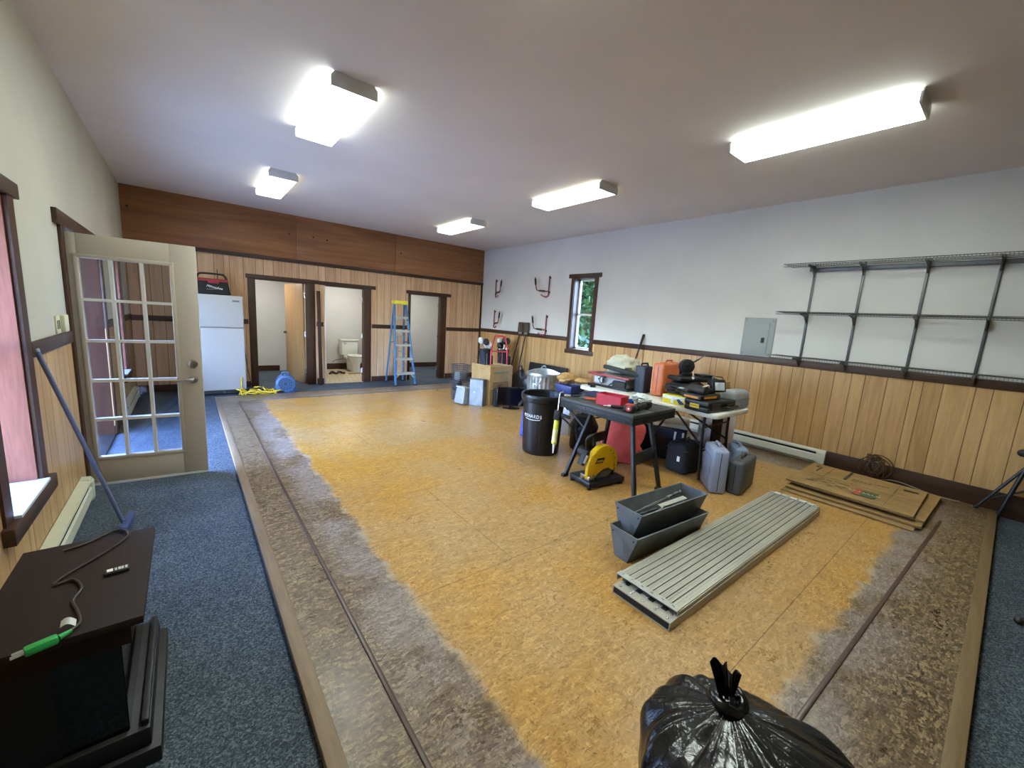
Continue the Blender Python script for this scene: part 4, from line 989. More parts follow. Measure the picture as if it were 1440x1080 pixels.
# cloth bag, black bar
t = one('cloth_bag', MB().blob((0, 0, .10), (.21, .19, .135), .28, 3.2, 40, sq=.85, seed=8, flat=-.098), paint('canvas', '#c9c7b2', .85, .1, .4), 'crumpled off-white cloth bag on top of the table saw', 'bag', (4.60, 3.30, Z0+.178))
f = MB(); f.bar((-.03, .22, .03), (.06, -.28, -.03), .07, .05, bev=.01); t = one('plastic_rail', f, M['blackm'], 'black plastic rail lying aslant over the table saw', 'rail', (4.33, 3.16, Z0+.24))
# broom behind
t = thing('broom_handle', 'tall black pole leaning on the wall behind the folding table', 'pole', (5.55, 4.02, P))
f = MB(); f.tube([(0, 0, .03), (.50, -.01, 1.36)], .014, 10); obj('pole', f, M['black'], t)
f = MB(); f.tube([(.434, -.009, 1.18), (.522, -.0105, 1.425)], .02, 10); obj('grip', f, M['blackm'], t)
f = MB(); f.box((0, 0, .03), (.08, .3, .06), bev=.01); obj('broom_head', f, M['blackm'], t)
# upright cases
def case_up(name, label, loc, rz, d, m, ridge=True, bev=.03):
    """hard case standing on edge: d = (thickness, length, height); handle on top"""
    t = thing(name, label, 'case', loc, rz); a, b, c = d
    f = MB(); rbox(f, (-a/2, -b/2, 0), (a/2, b/2, c), bev); obj('shell', f, m, t)
    f = MB(); f.b2((-.003, -b/2-.0015, .03), (.003, b/2+.0015, c-.03)); f.b2((-.003, -b/2+.03, c-.01), (.003, b/2-.03, c+.0015)); obj('seam', f, M['slot'], t)
    if ridge:
        f = MB()
        for s in (-1, 1): f.box((s*(a/2), 0, c*.5), (.012, b*.7, c*.62), bev=.005)
        obj('raised_panel', f, m, t)
    f = MB(); f.tube([(0, -.07, c-.006), (0, -.066, c+.022), (0, -.05, c+.03), (0, .05, c+.03), (0, .066, c+.022), (0, .07, c-.006)], .011, 8, sm=3); obj('handle', f, m, t)
    f = MB()
    for y in (-b*.33, b*.33): f.box((0, y, c-.004), (.045, .05, .018), bev=.004)
    obj('latch', f, m, t); return t
case_up('tool_case', 'orange hard tool case standing on edge on the white folding table', (4.60, 2.64, Z0), PI/2+.02, (.15, .46, .40), plain('#c2683c', .45, bump=.1))
case_up('tool_case', 'dark navy hard tool case standing on edge next to the orange case', (4.44, 2.87, Z0), PI/2+.02, (.14, .17, .335), plain('#1d2436', .5), False, .015)
# black case with yellow label, lying flat
t = thing('drill_case', 'black drill case with small yellow label at the table corner', 'case', (4.27, 1.945, Z0), -.10)
f = MB(); rbox(f, (-.25, -.15, 0), (.25, .12, .055), .014); rbox(f, (-.25, -.15, .058), (.25, .12, .115), .014); obj('shell', f, plain('#151516', .4, var=.2), t)
f = MB(); f.b2((-.2, -.158, .03), (-.05, -.148, .09), bev=.003); f.b2((.08, -.165, .03), (.2, -.148, .075), bev=.006); obj('latch', f, M['blackm'], t)
f = MB(); f.b2((-.256, -.05, .035), (-.249, .05, .075)); lb_ = obj('yellow_label', f, plain('#d9c13a', .5), t)
text('label_name', 'DEWALT', .022, M['ink'], t, (-.2565, .0, .055), (PI/2, 0, -PI/2), ex=.0006)
f = MB(); f.tube([(.23, -.15, .05), (.235, -.185, .05), (.12, -.195, .05), (.06, -.185, .05), (.06, -.15, .05)], .011, 8, sm=4); obj('handle', f, M['black'], t)
t = thing('power_tool', 'black cordless tool with orange lettering band lying on the drill case', 'tool', (4.23, 1.98, Z0+.117), -.12)
f = MB(); rbox(f, (-.22, -.10, 0), (.13, .12, .05), .012); f.cyl((-.12, -.09, .09), (-.12, .10, .09), .05, n=18, bev=.01); f.box((.03, 0, .08), (.16, .12, .06), bev=.02); obj('tool_body', f, plain('#1a1513', .5, var=.3), t)
f = MB(); f.b2((-.222, -.07, .012), (-.2195, .09, .034)); f.b2((-.16, -.103, .012), (.05, -.0995, .034)); obj('orange_band', f, plain('#c47d1f', .5), t)
f = MB(); f.tube([(-.15, -.06, .13), (-.1, -.09, .15), (-.03, -.05, .12)], .008, 8, sm=4); obj('clip', f, M['white'], t)
t = thing('meter', 'small gauge with grey screen standing on the black cordless tool', 'gauge', (4.36, 1.93, Z0+.180), -.15)
f = MB(); f.box((0, 0, .065), (.16, .09, .13), (-.25, 0, -.35), bev=.012); obj('body', f, M['black'], t)
f = MB(); f.box((-.02, -.05, .068), (.11, .006, .085), (-.25, 0, -.35), bev=.002); obj('screen', f, plain('#aeb6be', .3), t)
f = MB(); f.tube([(-.06, .01, .12), (-.055, .02, .16), (.05, -.015, .16), (.06, -.02, .12)], .006, 8, sm=3); obj('bail', f, M['dsteel'], t)
t = thing('carry_case', 'rounded grey carrying case at the end of the white table', 'case', (4.66, 1.86, Z0), -.06)
f = MB(); f.box((0, 0, .10), (.36, .20, .20), bev=.045, seg=4, top=(.95, .9)); obj('shell', f, plain('#85888a', .5), t)
f = MB(); f.b2((-.172, -.096, .108), (.172, .096, .112)); obj('zip', f, M['dsteel'], t)
# yellow box with black things on it
t = thing('blade_box', 'yellow and white printed tool box under the pile of black gear', 'box', (4.33, 2.19, Z0), .0)
f = MB(); f.b2((-.22, -.09, 0), (.22, .20, .095), bev=.003); obj('box_body', f, plain('#d6c52e', .5), t)
f = MB(); f.b2((-.222, -.06, .055), (-.219, .19, .09)); f.b2((-.222, .06, .01), (-.2195, .09, .055)); obj('white_panel', f, plain('#d9dad2', .5), t)
f = MB(); f.prism([(-.07, .02), (.0, .07), (.03, .06), (-.01, .01)], -.2225, -.2195, 'yz'); obj('tool_picture', f, plain('#27406f', .5), t)
f = MB(); f.b2((-.05, .19, .0), (.1, .215, .05)); obj('side_print', f, M['blackm'], t)
t = thing('fabric_pouch', 'slumped black fabric pouch lying on the yellow printed box', 'pouch', (4.42, 2.30, Z0+.097), .1)
f = MB(); f.blob((0, 0, .06), (.26, .17, .075), .3, 3, 36, sq=.75, seed=3, flat=-.058); obj('pouch_body', f, plain('#17181a', .6, bump=.4, bsc=18), t)
f = MB(); f.tube([(-.2, -.15, .06), (-.235, -.05, .085), (-.2, .1, .07)], .01, 8, sm=5); obj('strap', f, plain('#a9b0b3', .5), t)
t = thing('battery_tray', 'flat black plastic tray holding the round reel above the pouch', 'tray', (4.50, 2.28, Z0+.238), -.45)
f = MB(); rbox(f, (-.24, -.12, 0), (.26, .12, .05), .015); f.box((.16, 0, .065), (.16, .16, .03), bev=.01); obj('tray_body', f, M['black'], t)
f = MB(); f.cyl((-.08, -.13, .05), (-.08, -.122, .05), .014, n=12); obj('button', f, M['inkw'], t)
t = thing('reel', 'round black reel with a small antenna on the highest pile of gear', 'reel', (4.50, 2.36, Z0+.290), -.6)
f = MB(); f.cyl((0, -.035, .105), (0, .035, .105), .085, n=28, bev=.012); obj('drum', f, M['blackm'], t)
f = MB(); f.cyl((0, -.045, .105), (0, .045, .105), .03, n=16); f.box((0, 0, .018), (.12, .1, .036), bev=.008); f.bar((-.05, 0, .02), (-.05, 0, .1), .02, .05); obj('stand', f, M['black'], t)
f = MB(); f.bar((.06, 0, .15), (.13, -.02, .20), .03, .02, bev=.004); f.tube([(.13, -.02, .2), (.19, -.03, .245)], .006, 8); obj('antenna', f, M['dsteel'], t)
t = one('small_carton', MB().b2((-.06, -.07, 0), (.06, .07, .26), bev=.003), M['card'], 'plain tan carton half hidden behind the round reel', 'box', (4.77, 2.06, Z0))
# blue tote with gloves, on a white carton
t = thing('storage_carton', 'white carton standing behind the black work bench leg', 'box', (4.20, 3.86, P), .1)
f = MB(); f.b2((-.18, -.16, 0), (.18, .16, .56), bev=.004); obj('carton_body', f, plain('#c6c8d0', .5), t)
f = MB(); f.b2((-.183, -.16, .535), (.183, .16, .563), bev=.002); obj('lid', f, plain('#cdcfd3', .5), t)
t = thing('tote', 'navy blue tote full of cloth on the white carton beside the table', 'tote', (4.20, 3.86, P+.565), .1)
f = MB(); f.box((0, 0, .06), (.30, .26, .12), bev=.015, top=(1.12, 1.12)); obj('tub', f, plain('#1b2a63', .45), t)
f = MB()
for a_, b_ in (((-.172, -.15, .112), (.172, -.14, .124)), ((-.172, .14, .112), (.172, .15, .124)), ((-.172, -.15, .112), (-.162, .15, .124)), ((.162, -.15, .112), (.172, .15, .124))): f.b2(a_, b_)
obj('rim', f, plain('#22347a', .45), t)
t = one('work_gloves', MB().blob((-.02, .05, .06), (.15, .12, .075), .35, 3, 28, seed=4).blob((.08, -.13, .05), (.1, .14, .03), .3, 3, 20, seed=6), paint('tan_leather', '#b9935c', .8, .12, .4), 'tan leather work gloves heaped on the navy blue tote', 'gloves', (4.20, 3.86, P+.712))
# ------------------------------------------------------------ black folding work bench
bz = .80
t = thing('work_bench', 'black folding plastic work bench on splayed legs', 'work bench', (3.49, 2.54, P), .02)
bh = bz-P; BX, BY = .375, .46
BK = plain('#0e0f10', .5, var=.2)
f = MB()
f.b2((-BX, -BY, bh-.03), (-.012, BY, bh), bev=.006); f.b2((.012, -BY, bh-.03), (BX, BY, bh), bev=.006)
obj('tabletop', f, plain('#3a3d3c', .5, var=.15), t)
f = MB()
for x in (-BX, BX-.02): f.b2((x, -BY, bh-.10), (x+.02, BY, bh-.028), bev=.003)
for y in (-BY, BY-.02): f.b2((-BX, y, bh-.10), (BX, y+.02, bh-.028), bev=.003)
for x in (-BX-.004, BX-.004):
    for z in (bh-.098, bh-.068, bh-.036): f.b2((x, -BY-.003, z), (x+.008, BY+.003, z+.009), bev=.002)
for y in (-BY-.004, BY-.004):
    for z in (bh-.098, bh-.068, bh-.036): f.b2((-BX, y, z), (BX, y+.008, z+.009), bev=.002)
for k in range(19):
    y = -BY+.03+k*.048; f.b2((-BX-.003, y, bh-.09), (-BX+.003, y+.008, bh-.036))
for k in range(15):
    x = -BX+.03+k*.05; f.b2((x, -BY-.003, bh-.09), (x+.008, -BY+.003, bh-.036))
obj('ribbed_apron', f, BK, t)
f = MB()
for x in (-.3, -.2, -.1, .1, .2, .3):
    for y in (-.4, -.28, .28, .4): f.cyl((x, y, bh-.002), (x, y, bh+.0012), .011, n=10)
obj('dog_hole', f, M['slot'], t)
feet = [(-.535, .14, -.40, -.02), (-.47, -.62, -.41, -.50), (.02, -.565, -.03, -.44), (.26, .36, .16, .30)]
lp = []
for fx, fy, qx, qy in ((-.525, .155, -.33, .05), (-.475, -.625, -.34, -.44), (.02, -.575, -.02, -.42), (.13, .22, .0, .06)):
    f = MB(); f.bar((fx, fy, .02), (qx, qy, bh-.09), .03, .042, bev=.004, up=(1, 0, 0)); lg = obj('leg', f, BK, t)
    f = MB(); f.box((fx-.012, fy, .016), (.075, .042, .032), bev=.006); obj('foot', f, M['black'], lg)
    lp.append((Vector((fx, fy, 0)), Vector((qx, qy, bh-.09))))
def on(k, z): a, b = lp[k]; return a+(b-a)*(z/(bh-.09))
f = MB(); f.bar(on(1, .36), on(2, .36), .02, .115, bev=.004); f.bar(on(0, .36), on(3, .36), .02, .10, bev=.004); obj('leg_panel', f, BK, t)
f = MB(); f.bar(on(2, .52), (.33, -.40, bh-.09), .012, .022); f.bar(on(0, .5), (-.34, .38, bh-.09), .012, .022); obj('folding_brace', f, M['black'], t)
f = MB(); f.box((BX-.1, -BY+.1, bh-.12), (.14, .03, .03), bev=.005); obj('clamp_handle', f, M['black'], t)
B0 = bz+.002
# things on the bench
t = thing('parts_bin', 'open bright red plastic parts bin on the black work bench', 'bin', (3.32, 2.47, B0), .18)
f = MB()
for a, b in (((-.085, -.135, 0), (.085, .135, .004)), ((-.085, -.135, 0), (-.081, .135, .105)), ((.081, -.135, 0), (.085, .135, .105)), ((-.085, -.135, 0), (.085, -.131, .105)), ((-.085, .131, 0), (.085, .135, .105))): f.b2(a, b)
obj('bin_body', f, plain('#c4283c', .4), t)
f = MB()
for a, b in (((-.09, -.14, .1), (-.079, .14, .11)), ((.079, -.14, .1), (.09, .14, .11)), ((-.09, -.14, .1), (.09, -.129, .11)), ((-.09, .129, .1), (.09, .14, .11))): f.b2(a, b, bev=.002)
obj('rim', f, plain('#c4283c', .4), t)
t = thing('tape_roll', 'blue masking tape roll between the red bin and white cloth', 'tape', (3.60, 2.49, B0), 0)
f = MB(); f.lathe([(.04, .0), (.075, .0), (.075, .05), (.04, .05), (.04, 0)], 32); obj('tape', f, plain('#2653a8', .5), t)
f = MB(); f.lathe([(.036, .0), (.042, .0), (.042, .051), (.036, .051), (.036, 0)], 32); obj('core', f, M['cream'], t)
t = one('crumpled_cloth', MB().blob((0, 0, .045), (.10, .10, .06), .45, 4, 32, seed=12, flat=-.043), plain('#d5dbda', .8, bump=.4, bsc=20), 'crumpled white paper towel on the bench behind the tape roll', 'paper', (3.70, 2.39, B0))
t = thing('tape_measure', 'red and black tape measure near the front edge of the bench', 'tape measure', (3.23, 2.19, B0), .3)
f = MB(); rbox(f, (-.045, -.055, 0), (.045, .055, .07), .018); obj('case', f, M['black'], t)
f = MB(); f.box((-.005, 0, .066), (.07, .08, .022), bev=.008); f.cyl((-.047, 0, .036), (-.042, 0, .036), .026, n=18); obj('red_shell', f, plain('#b03a30', .4), t)
f = MB(); f.cyl((-.05, 0, .036), (-.0465, 0, .036), .008, n=10); obj('clip_button', f, M['inkw'], t)
t = thing('drill_driver', 'black grinder body lying on the bench by the tape measure', 'tool', (3.47, 2.21, B0), .1)
f = MB(); f.cyl((-.16, -.02, .032), (.04, .0, .032), .027, n=16, bev=.006); f.box((.09, .01, .03), (.12, .07, .06), bev=.015); obj('body', f, M['black'], t)
f = MB(); f.cyl((-.22, -.03, .032), (-.16, -.02, .032), .012, n=12); obj('spindle', f, M['dsteel'], t)
t = thing('screwdriver', 'black handled screwdriver with white tip beside the red bin', 'screwdriver', (3.21, 2.36, B0), -.9)
f = MB(); f.cyl((-.03, 0, .018), (.09, 0, .018), .017, .014, n=10, bev=.003); obj('handle', f, M['black'], t)
f = MB(); f.cyl((-.1, 0, .018), (-.03, 0, .018), .005, n=8); f.cyl((-.06, 0, .018), (-.03, 0, .018), .012, n=10); obj('shank', f, M['inkw'], t)
t = thing('wire_stripper', 'black and white wire stripper at the bench corner above the caulk gun', 'pliers', (3.24, 2.93, B0), -.5)
f = MB(); f.bar((-.03, 0, .014), (.08, .02, .014), .022, .012, bev=.003); f.bar((-.03, 0, .014), (.08, -.03, .014), .022, .012, bev=.003); obj('grip', f, M['black'], t)
f = MB(); f.prism([(-.1, -.012), (-.03, -.02), (-.02, .02), (-.09, .02)], .006, .022, 'xy', bev=.002); obj('jaw', f, M['cream'], t)
t = thing('pliers', 'orange handled pliers on the work bench beside the wire stripper', 'pliers', (3.29, 2.78, B0), -.9)
f = MB(); f.tube([(-.02, .006, .012), (.04, .025, .012), (.10, .02, .012)], .01, 8, sm=4); f.tube([(-.02, -.006, .012), (.04, -.025, .012), (.10, -.02, .012)], .01, 8, sm=4); obj('grip', f, plain('#b5502d', .5), t)
f = MB(); f.prism([(-.02, -.016), (-.02, .016), (-.07, .006), (-.07, -.006)], .004, .02, 'xy', bev=.002); obj('jaw', f, M['dsteel'], t)
f = MB(); f.bar((0, 0, .007), (.14, .05, .007), .012, .01); t = one('drill_bit', f, M['dsteel'], 'thin steel bit lying between the pliers and the red bin', 'drill bit', (3.27, 2.62, B0), -.9)
t = one('dust_sheet', MB().grid(lambda u, v: (.30*(u-.5), .46*(v-.5), .004+.02*max(0, noise.noise((u*4, v*5, 2)))), 14, 14, th=.003), plain('#1c2750', .7, bump=.3), 'folded navy blue cloth at the far edge of the work bench', 'cloth', (3.66, 2.86, B0+.001), .05)
f = MB(); f.box((0, 0, .022), (.07, .05, .03), (.2, .1, .4), bev=.01); t = one('glove', MB().blob((0, 0, .02), (.05, .035, .02), .3, 5, 18, seed=2), plain('#4763ad', .6), 'small bright blue glove on the navy cloth', 'glove', (3.56, 2.80, B0+.022))
# caulk gun hanging on the bench edge
t = thing('caulk_gun', 'yellow caulking gun hanging from the edge of the work bench', 'caulk gun', (3.055, 2.96, .2), .0)
f = MB(); f.cyl((.02, .015, .45), (.045, .03, .625), .006, n=8); f.tube([(.045, .03, .62), (.05, .03, .645), (.08, .01, .66)], .006, 8, sm=3); obj('push_rod', f, M['steel'], t)
f = MB(); f.bar((.005, .006, .355), (.022, .016, .46), .065, .07, bev=.01); f.bar((.03, -.02, .42), (.075, -.12, .40), .03, .035, bev=.008); f.tube([(.03, -.02, .40), (.07, -.09, .345), (.08, -.13, .31)], .009, 8, sm=4); obj('handle', f, M['blackm'], t)
f = MB(); f.cyl((-.03, -.015, .10), (.006, .006, .36), .029, n=20, bev=.004); obj('cartridge', f, plain('#d8d23c', .4), t)
f = MB(); f.cyl((-.0295, -.014, .12), (-.008, -.002, .26), .0296, n=20); obj('cartridge_label', f, plain('#e1de9a', .5), t)
f = MB(); f.cyl((-.042, -.022, .0), (-.03, -.015, .10), .006, .016, n=14); obj('nozzle', f, M['inkw'], t)
# ------------------------------------------------------------ under and around the tables
# chop saw: local x along the guard, y away from the viewer
t = thing('chop_saw', 'yellow and black abrasive chop saw on the floor under the work bench', 'saw', (3.10, 2.42, P), -.14)
f = MB(); rbox(f, (-.20, -.15, .025), (.26, .15, .075), .01)
for x in (-.18, .23):
    for y in (-.125, .125): f.cyl((x, y, 0), (x, y, .03), .022, n=12)
f.b2((-.17, -.155, .03), (.22, -.145, .065), bev=.003); obj('base', f, M['black'], t)
f = MB(); poly = [(-.185, .09)]
poly += [(-.19, .16), (-.185, .24), (-.16, .315)]
cx_, cz_, r_ = .02, .225, .175
for k in range(0, 17): a = math.radians(140-k*10.6); poly.append((cx_+r_*math.cos(a), cz_+r_*math.sin(a)))
poly += [(.185, .15), (.17, .125), (.10, .155), (.085, .17), (.02, .165), (-.04, .135), (-.10, .085), (-.14, .06), (-.165, .065)]
f.prism(poly, -.095, -.055, 'xz', bev=.007); obj('blade_guard', f, plain('#dcae0e', .35, var=.05), t)
f = MB(); f.prism([(cx_+(r_+.004)*math.cos(math.radians(a)), cz_+(r_+.004)*math.sin(math.radians(a))) for a in range(150, -20, -8)]+[(cx_+(r_-.03)*math.cos(math.radians(a)), cz_+(r_-.03)*math.sin(math.radians(a))) for a in range(-16, 152, 8)], -.088, -.03, 'xz'); obj('guard_rim', f, plain('#dcae0e', .35, var=.05), t)
f = MB(); f.cyl((.02, -.078, .20), (.02, -.070, .20), .145, n=40); obj('cutting_disc', f, plain('#5b5751', .6), t)
f = MB(); f.prism([(-.105, .235), (-.01, .235), (.02, .285), (-.075, .285)], -.0975, -.0945, 'xz'); obj('name_plate', f, M['ink'], t)
f = MB(); f.prism([(-.092, .246), (-.018, .246), (-.006, .266), (-.08, .266)], -.0982, -.0970, 'xz'); obj('name_band', f, plain('#e3c33a', .4), t)
text('brand_lettering', 'DEWALT', .021, M['ink'], t, (-.049, -.0984, .256), (PI/2, 0, 0), ex=.0005, shear=.25)
f = MB()
for a in (62, 40, 18, -12): f.cyl((cx_+.14*math.cos(math.radians(a)), -.0965, cz_+.14*math.sin(math.radians(a))), (cx_+.14*math.cos(math.radians(a)), -.0945, cz_+.14*math.sin(math.radians(a))), .006, n=8)
obj('guard_screw', f, M['ink'], t)
f = MB(); f.cyl((-.07, -.03, .24), (-.07, .16, .30), .065, .058, n=22, bev=.01); f.box((.02, .0, .22), (.22, .06, .07), (0, .2, 0), bev=.015); f.box((.18, .02, .12), (.06, .14, .14), bev=.01); obj('motor', f, M['black'], t)
f = MB(); f.box((-.20, -.035, .29), (.05, .07, .15), (0, .45, 0), bev=.012); obj('motor_housing', f, M['blackm'], t)
f = MB(); f.box((-.207, -.073, .285), (.025, .003, .08), (0, .45, 0)); obj('spec_label', f, plain('#c3c3bd', .5), t)
f = MB(); f.tube([(-.1, .04, .34), (-.13, .02, .44), (-.11, .0, .48), (-.06, .0, .48), (-.03, .02, .38)], .017, 10, sm=4); obj('handle', f, M['black'], t)
f = MB(); f.b2((-.18, -.115, .075), (-.15, .02, .12), bev=.004); f.cyl((-.24, -.05, .10), (-.12, -.05, .10), .01, n=10); f.b2((-.12, -.11, .075), (-.105, -.02, .13), bev=.003); obj('vise', f, M['steel'], t)
f = MB(); f.tube([(.2, .1, .1), (.26, .16, .05), (.2, .22, .012), (.05, .25, .012)], .006, 8, sm=5); obj('power_cable', f, M['black'], t)
# red fuel jug
t = thing('fuel_can', 'coral red plastic jug with moulded handle under the work bench', 'can', (3.87, 2.70, P), -.95)
RJ = plain('#d9594f', .45, var=.06)
f = MB(); f.prism([(-.27, .02), (-.25, 0), (.20, 0), (.235, .03), (.245, .14), (.20, .20), (.245, .30), (.265, .42), (.20, .49), (.05, .50), (-.04, .47), (-.10, .50), (-.13, .50), (-.16, .44), (-.22, .22)], -.10, .10, 'xz', bev=.03); obj('jug_body', f, RJ, t)
f = MB(); f.tube([(-.06, 0, .47), (-.03, 0, .52), (.04, 0, .53), (.11, 0, .50)], .022, 10, sm=4); obj('handle', f, RJ, t)
f = MB(); f.blob((.16, 0, .11), (.10, .11, .11), 0, 1, 22); obj('lower_bulge', f, RJ, t)
f = MB(); f.cyl((-.115, 0, .49), (-.125, 0, .53), .035, n=20, bev=.004); obj('cap', f, plain('#b83830', .45), t)
f = MB()
for z in (.36, .40): f.bar((-.17+.0*z, -.103, z), (.22, -.103, z), .008, .012, bev=.003)
obj('moulded_rib', f, RJ, t)
# dark power tools heaped under the bench
t = thing('shop_vacuum', 'black shop vacuum standing behind the yellow chop saw', 'vacuum', (3.84, 3.24, P), 0)
f = MB(); f.lathe([(0, 0), (.16, 0), (.17, .03), (.165, .25), (.175, .26), (.175, .30), (.16, .33), (.11, .42), (0, .44)], 28); obj('tank', f, M['black'], t)
f = MB(); f.tube([(-.05, 0, .42), (-.04, 0, .47), (.04, 0, .47), (.05, 0, .42)], .014, 8, sm=4); obj('handle', f, M['blackm'], t)
f = MB(); f.tube([(-.16, -.03, .3), (-.26, -.1, .35), (-.28, -.15, .2), (-.2, -.24, .06), (-.1, -.26, .03)], .02, 10, sm=6); obj('hose', f, M['blackm'], t)
f = MB()
for a in range(4): f.cyl((.14*math.cos(a*PI/2), .14*math.sin(a*PI/2), -.0), (.14*math.cos(a*PI/2), .14*math.sin(a*PI/2), .03), .03, n=12)
obj('caster', f, M['blackm'], t)
# cooler
t = thing('cooler', 'navy blue cooler with white lid and handles under the folding table', 'cooler', (4.53, 2.62, P), -1.13)
f = MB(); f.box((0, 0, .20), (.62, .36, .40), bev=.03, seg=3, top=(1.04, 1.05)); obj('tub', f, plain('#16234a', .4, var=.06), t)
f = MB(); f.box((0, 0, .425), (.67, .41, .055), bev=.02, seg=3); obj('lid', f, plain('#c6c8bf', .4, var=.03), t)
for s in (-1, 1):
    f = MB(); f.tube([(s*.20, -.198, .36), (s*.20, -.21, .27), (s*.21, -.215, .245), (s*.27, -.215, .245), (s*.285, -.212, .27), (s*.285, -.20, .36)], .012, 8, sm=3); obj('handle', f, M['white'], t)
# cube bag
t = thing('cooler_bag', 'black fabric cube bag with small white tag under the table end', 'bag', (4.27, 2.13, P), -.05)
f = MB(); f.box((0, 0, .17), (.38, .27, .34), bev=.06, seg=4, top=(.93, .93)); obj('bag_body', f, plain('#15161c', .8, bump=.35, bsc=30), t)
f = MB(); f.tube([(-.17, -.12, .27), (.17, -.12, .27), (.17, .12, .27), (-.17, .12, .27)], .006, 6, closed=True); obj('zip', f, M['black'], t)
f = MB(); f.tube([(-.09, -.04, .335), (-.08, -.04, .365), (.08, .02, .365), (.09, .02, .335)], .012, 8, sm=4); obj('carry_handle', f, M['black'], t)
f = MB(); f.b2((-.195, -.06, .145), (-.188, -.03, .20)); obj('white_tag', f, M['inkw'], t)
# white panel carton below the table end
t = thing('panel_carton', 'narrow white carton with a dark patch standing under the table end', 'carton', (4.90, 2.10, P), -.25)
f = MB(); f.b2((-.20, -.09, 0), (.20, .09, .62), bev=.004); obj('carton_body', f, plain('#c4c4cc', .5, var=.04), t)
f = MB(); f.b2((-.202, -.095, .27), (-.03, -.0895, .60)); obj('dark_patch', f, M['blackm'], t)
# upright hard cases
case_up('hard_case', 'pale blue-grey hard case standing upright in front of the table leg', (4.06, 1.70, P), -.72, (.155, .34, .44), plain('#8a93a8', .45, var=.05)).rotation_euler = (0, 0, -.9)
case_up('hard_case', 'dark charcoal hard case standing in front of its pale neighbours', (4.30, 1.54, P), -PI/2+.12, (.14, .47, .33), plain('#4c4e52', .5, var=.08))
case_up('hard_case', 'small pale blue case partly hidden behind the charcoal case', (4.78, 1.78, P), -.9, (.14, .28, .31), plain('#8ea0b8', .45, var=.05))
# troughs
TG = galvanised('grey_sheet', '#5d6265', '#7e8486', .55, 6, .35)
def trough(loc, rz, label, L=.82, W=.235, Wb=.11, Hh=.20, kids=False):
    t = thing('metal_trough', label, 'trough', loc, rz, 'stacked metal troughs'); a, b, w = L/2, W/2, Wb/2; th = .004
    f = MB()
    for s in (-1, 1): f.prism([(s*w, 0), (s*b, Hh), (s*(b-th*1.2), Hh), (s*(w-th), th)], -a, a, 'yz')
    f.b2((-a, -w, 0), (a, w, th)); obj('trough_shell', f, TG, t)
    for s in (-1, 1):
        f = MB(); f.prism([(-w, 0), (w, 0), (b, Hh), (-b, Hh)], s*a-.003*(s > 0), s*a+.003*(s < 0), 'yz'); obj('end_plate', f, TG, t)
    f = MB()
    for s in (-1, 1): f.bar((-a, s*b, Hh), (a, s*b, Hh), .012, .006, bev=.002); f.bar((s*a, -b, Hh), (s*a, b, Hh), .008, .006)
    obj('rim', f, TG, t)
    f = MB()
    for s in (-1, 1):
        for y in (-b+.03, b-.03): f.cyl((s*(a-.001), y, Hh-.03), (s*(a+.002), y, Hh-.03), .006, n=8)
    obj('hole', f, M['slot'], t)
    return t
trough((2.62, 1.41, P), -.08, 'lower of the two grey metal troughs, resting on the board floor')
trough((2.70, 1.46, P+.115), -.08, 'upper grey metal trough filled with metal rods', .78, .235, .11, .20)
for i, (a, b, r, m, lb) in enumerate((((-.30, .03, .12), (.30, .055, .16), .016, M['steel'], 'long steel rod along the rear edge of the upper trough'), ((-.33, -.045, .10), (.0, -.02, .13), .012, M['steel'], 'short steel rod near the front end of the upper trough'), ((-.02, .01, .125), (.21, -.045, .17), .016, M['alu'], 'flat aluminium strip lying crosswise in the upper trough'))):
    f = MB()
    if i == 2: f.bar(a, b, .045, .006)
    else: f.cyl(a, b, r*.7, n=10)
    one('metal_rod', f, m, lb, 'rod', (2.70, 1.46, P+.125), -.08)
# folding aluminium plank
t = thing('ramp', 'long folded aluminium loading ramp lying flat on the board floor', 'ramp', (3.14, 1.08, P), -.012)
AL = M['alu']; L = 1.16
f = MB()
n_ = 9; W_ = .36; y = -W_/2
ws = [.05, .034, .034, .034, .034, .034, .034, .034, .05]; tot = sum(ws)+.006*8; y = -tot/2
for w_ in ws:
    f.b2((-L, y, .062), (L, y+w_, .078), bev=.002)
    for k in (1, 2): f.b2((-L, y+w_*k/3-.0012, .077), (L, y+w_*k/3+.0012, .0795))
    y += w_+.006
f.b2((-L, -tot/2, .058), (L, tot/2, .064)); obj('deck', f, AL, t)
f = MB(); f.b2((-L-.02, -tot/2-.006, .035), (L+.01, -tot/2, .074), bev=.002); f.b2((-L-.02, tot/2, .035), (L+.01, tot/2+.006, .074), bev=.002); obj('side_rail', f, AL, t)
f = MB(); f.b2((-L-.03, -tot/2-.004, .078), (-L+.015, tot/2+.004, .084), bev=.002); f.b2((L-.03, -tot/2-.004, .078), (L+.005, tot/2+.004, .084), bev=.002); obj('end_strip', f, plain('#a9ab9f', .5), t)
f = MB()
for k in range(6): yy = -tot/2+.03+k*(tot-.06)/5; f.blob((-L-.008, yy, .084), (.008, .008, .004), n=10); f.blob((L-.012, yy, .084), (.008, .008, .004), n=10)
obj('rivet', f, M['steel'], t)
f = MB(); q0 = -L-.10
f.b2((q0, -tot/2-.012, .046), (-L, tot/2-.03, .052)); f.b2((-L, -tot/2, .0), (L+.03, tot/2, .008)); f.b2((-L-.10, -tot/2-.012, .0), (-L, tot/2-.03, .006)); f.b2((-L-.10, -tot/2-.012, .0), (L, -tot/2-.006, .05)); f.b2((-L-.10, tot/2-.036, .0), (L, tot/2-.030, .05)); obj('lower_section', f, AL, t)
f = MB()
for k in range(4): yy = -tot/2+.05+k*.082; f.b2((-L-.036, yy, .0515), (-L-.006, yy+.034, .0535))
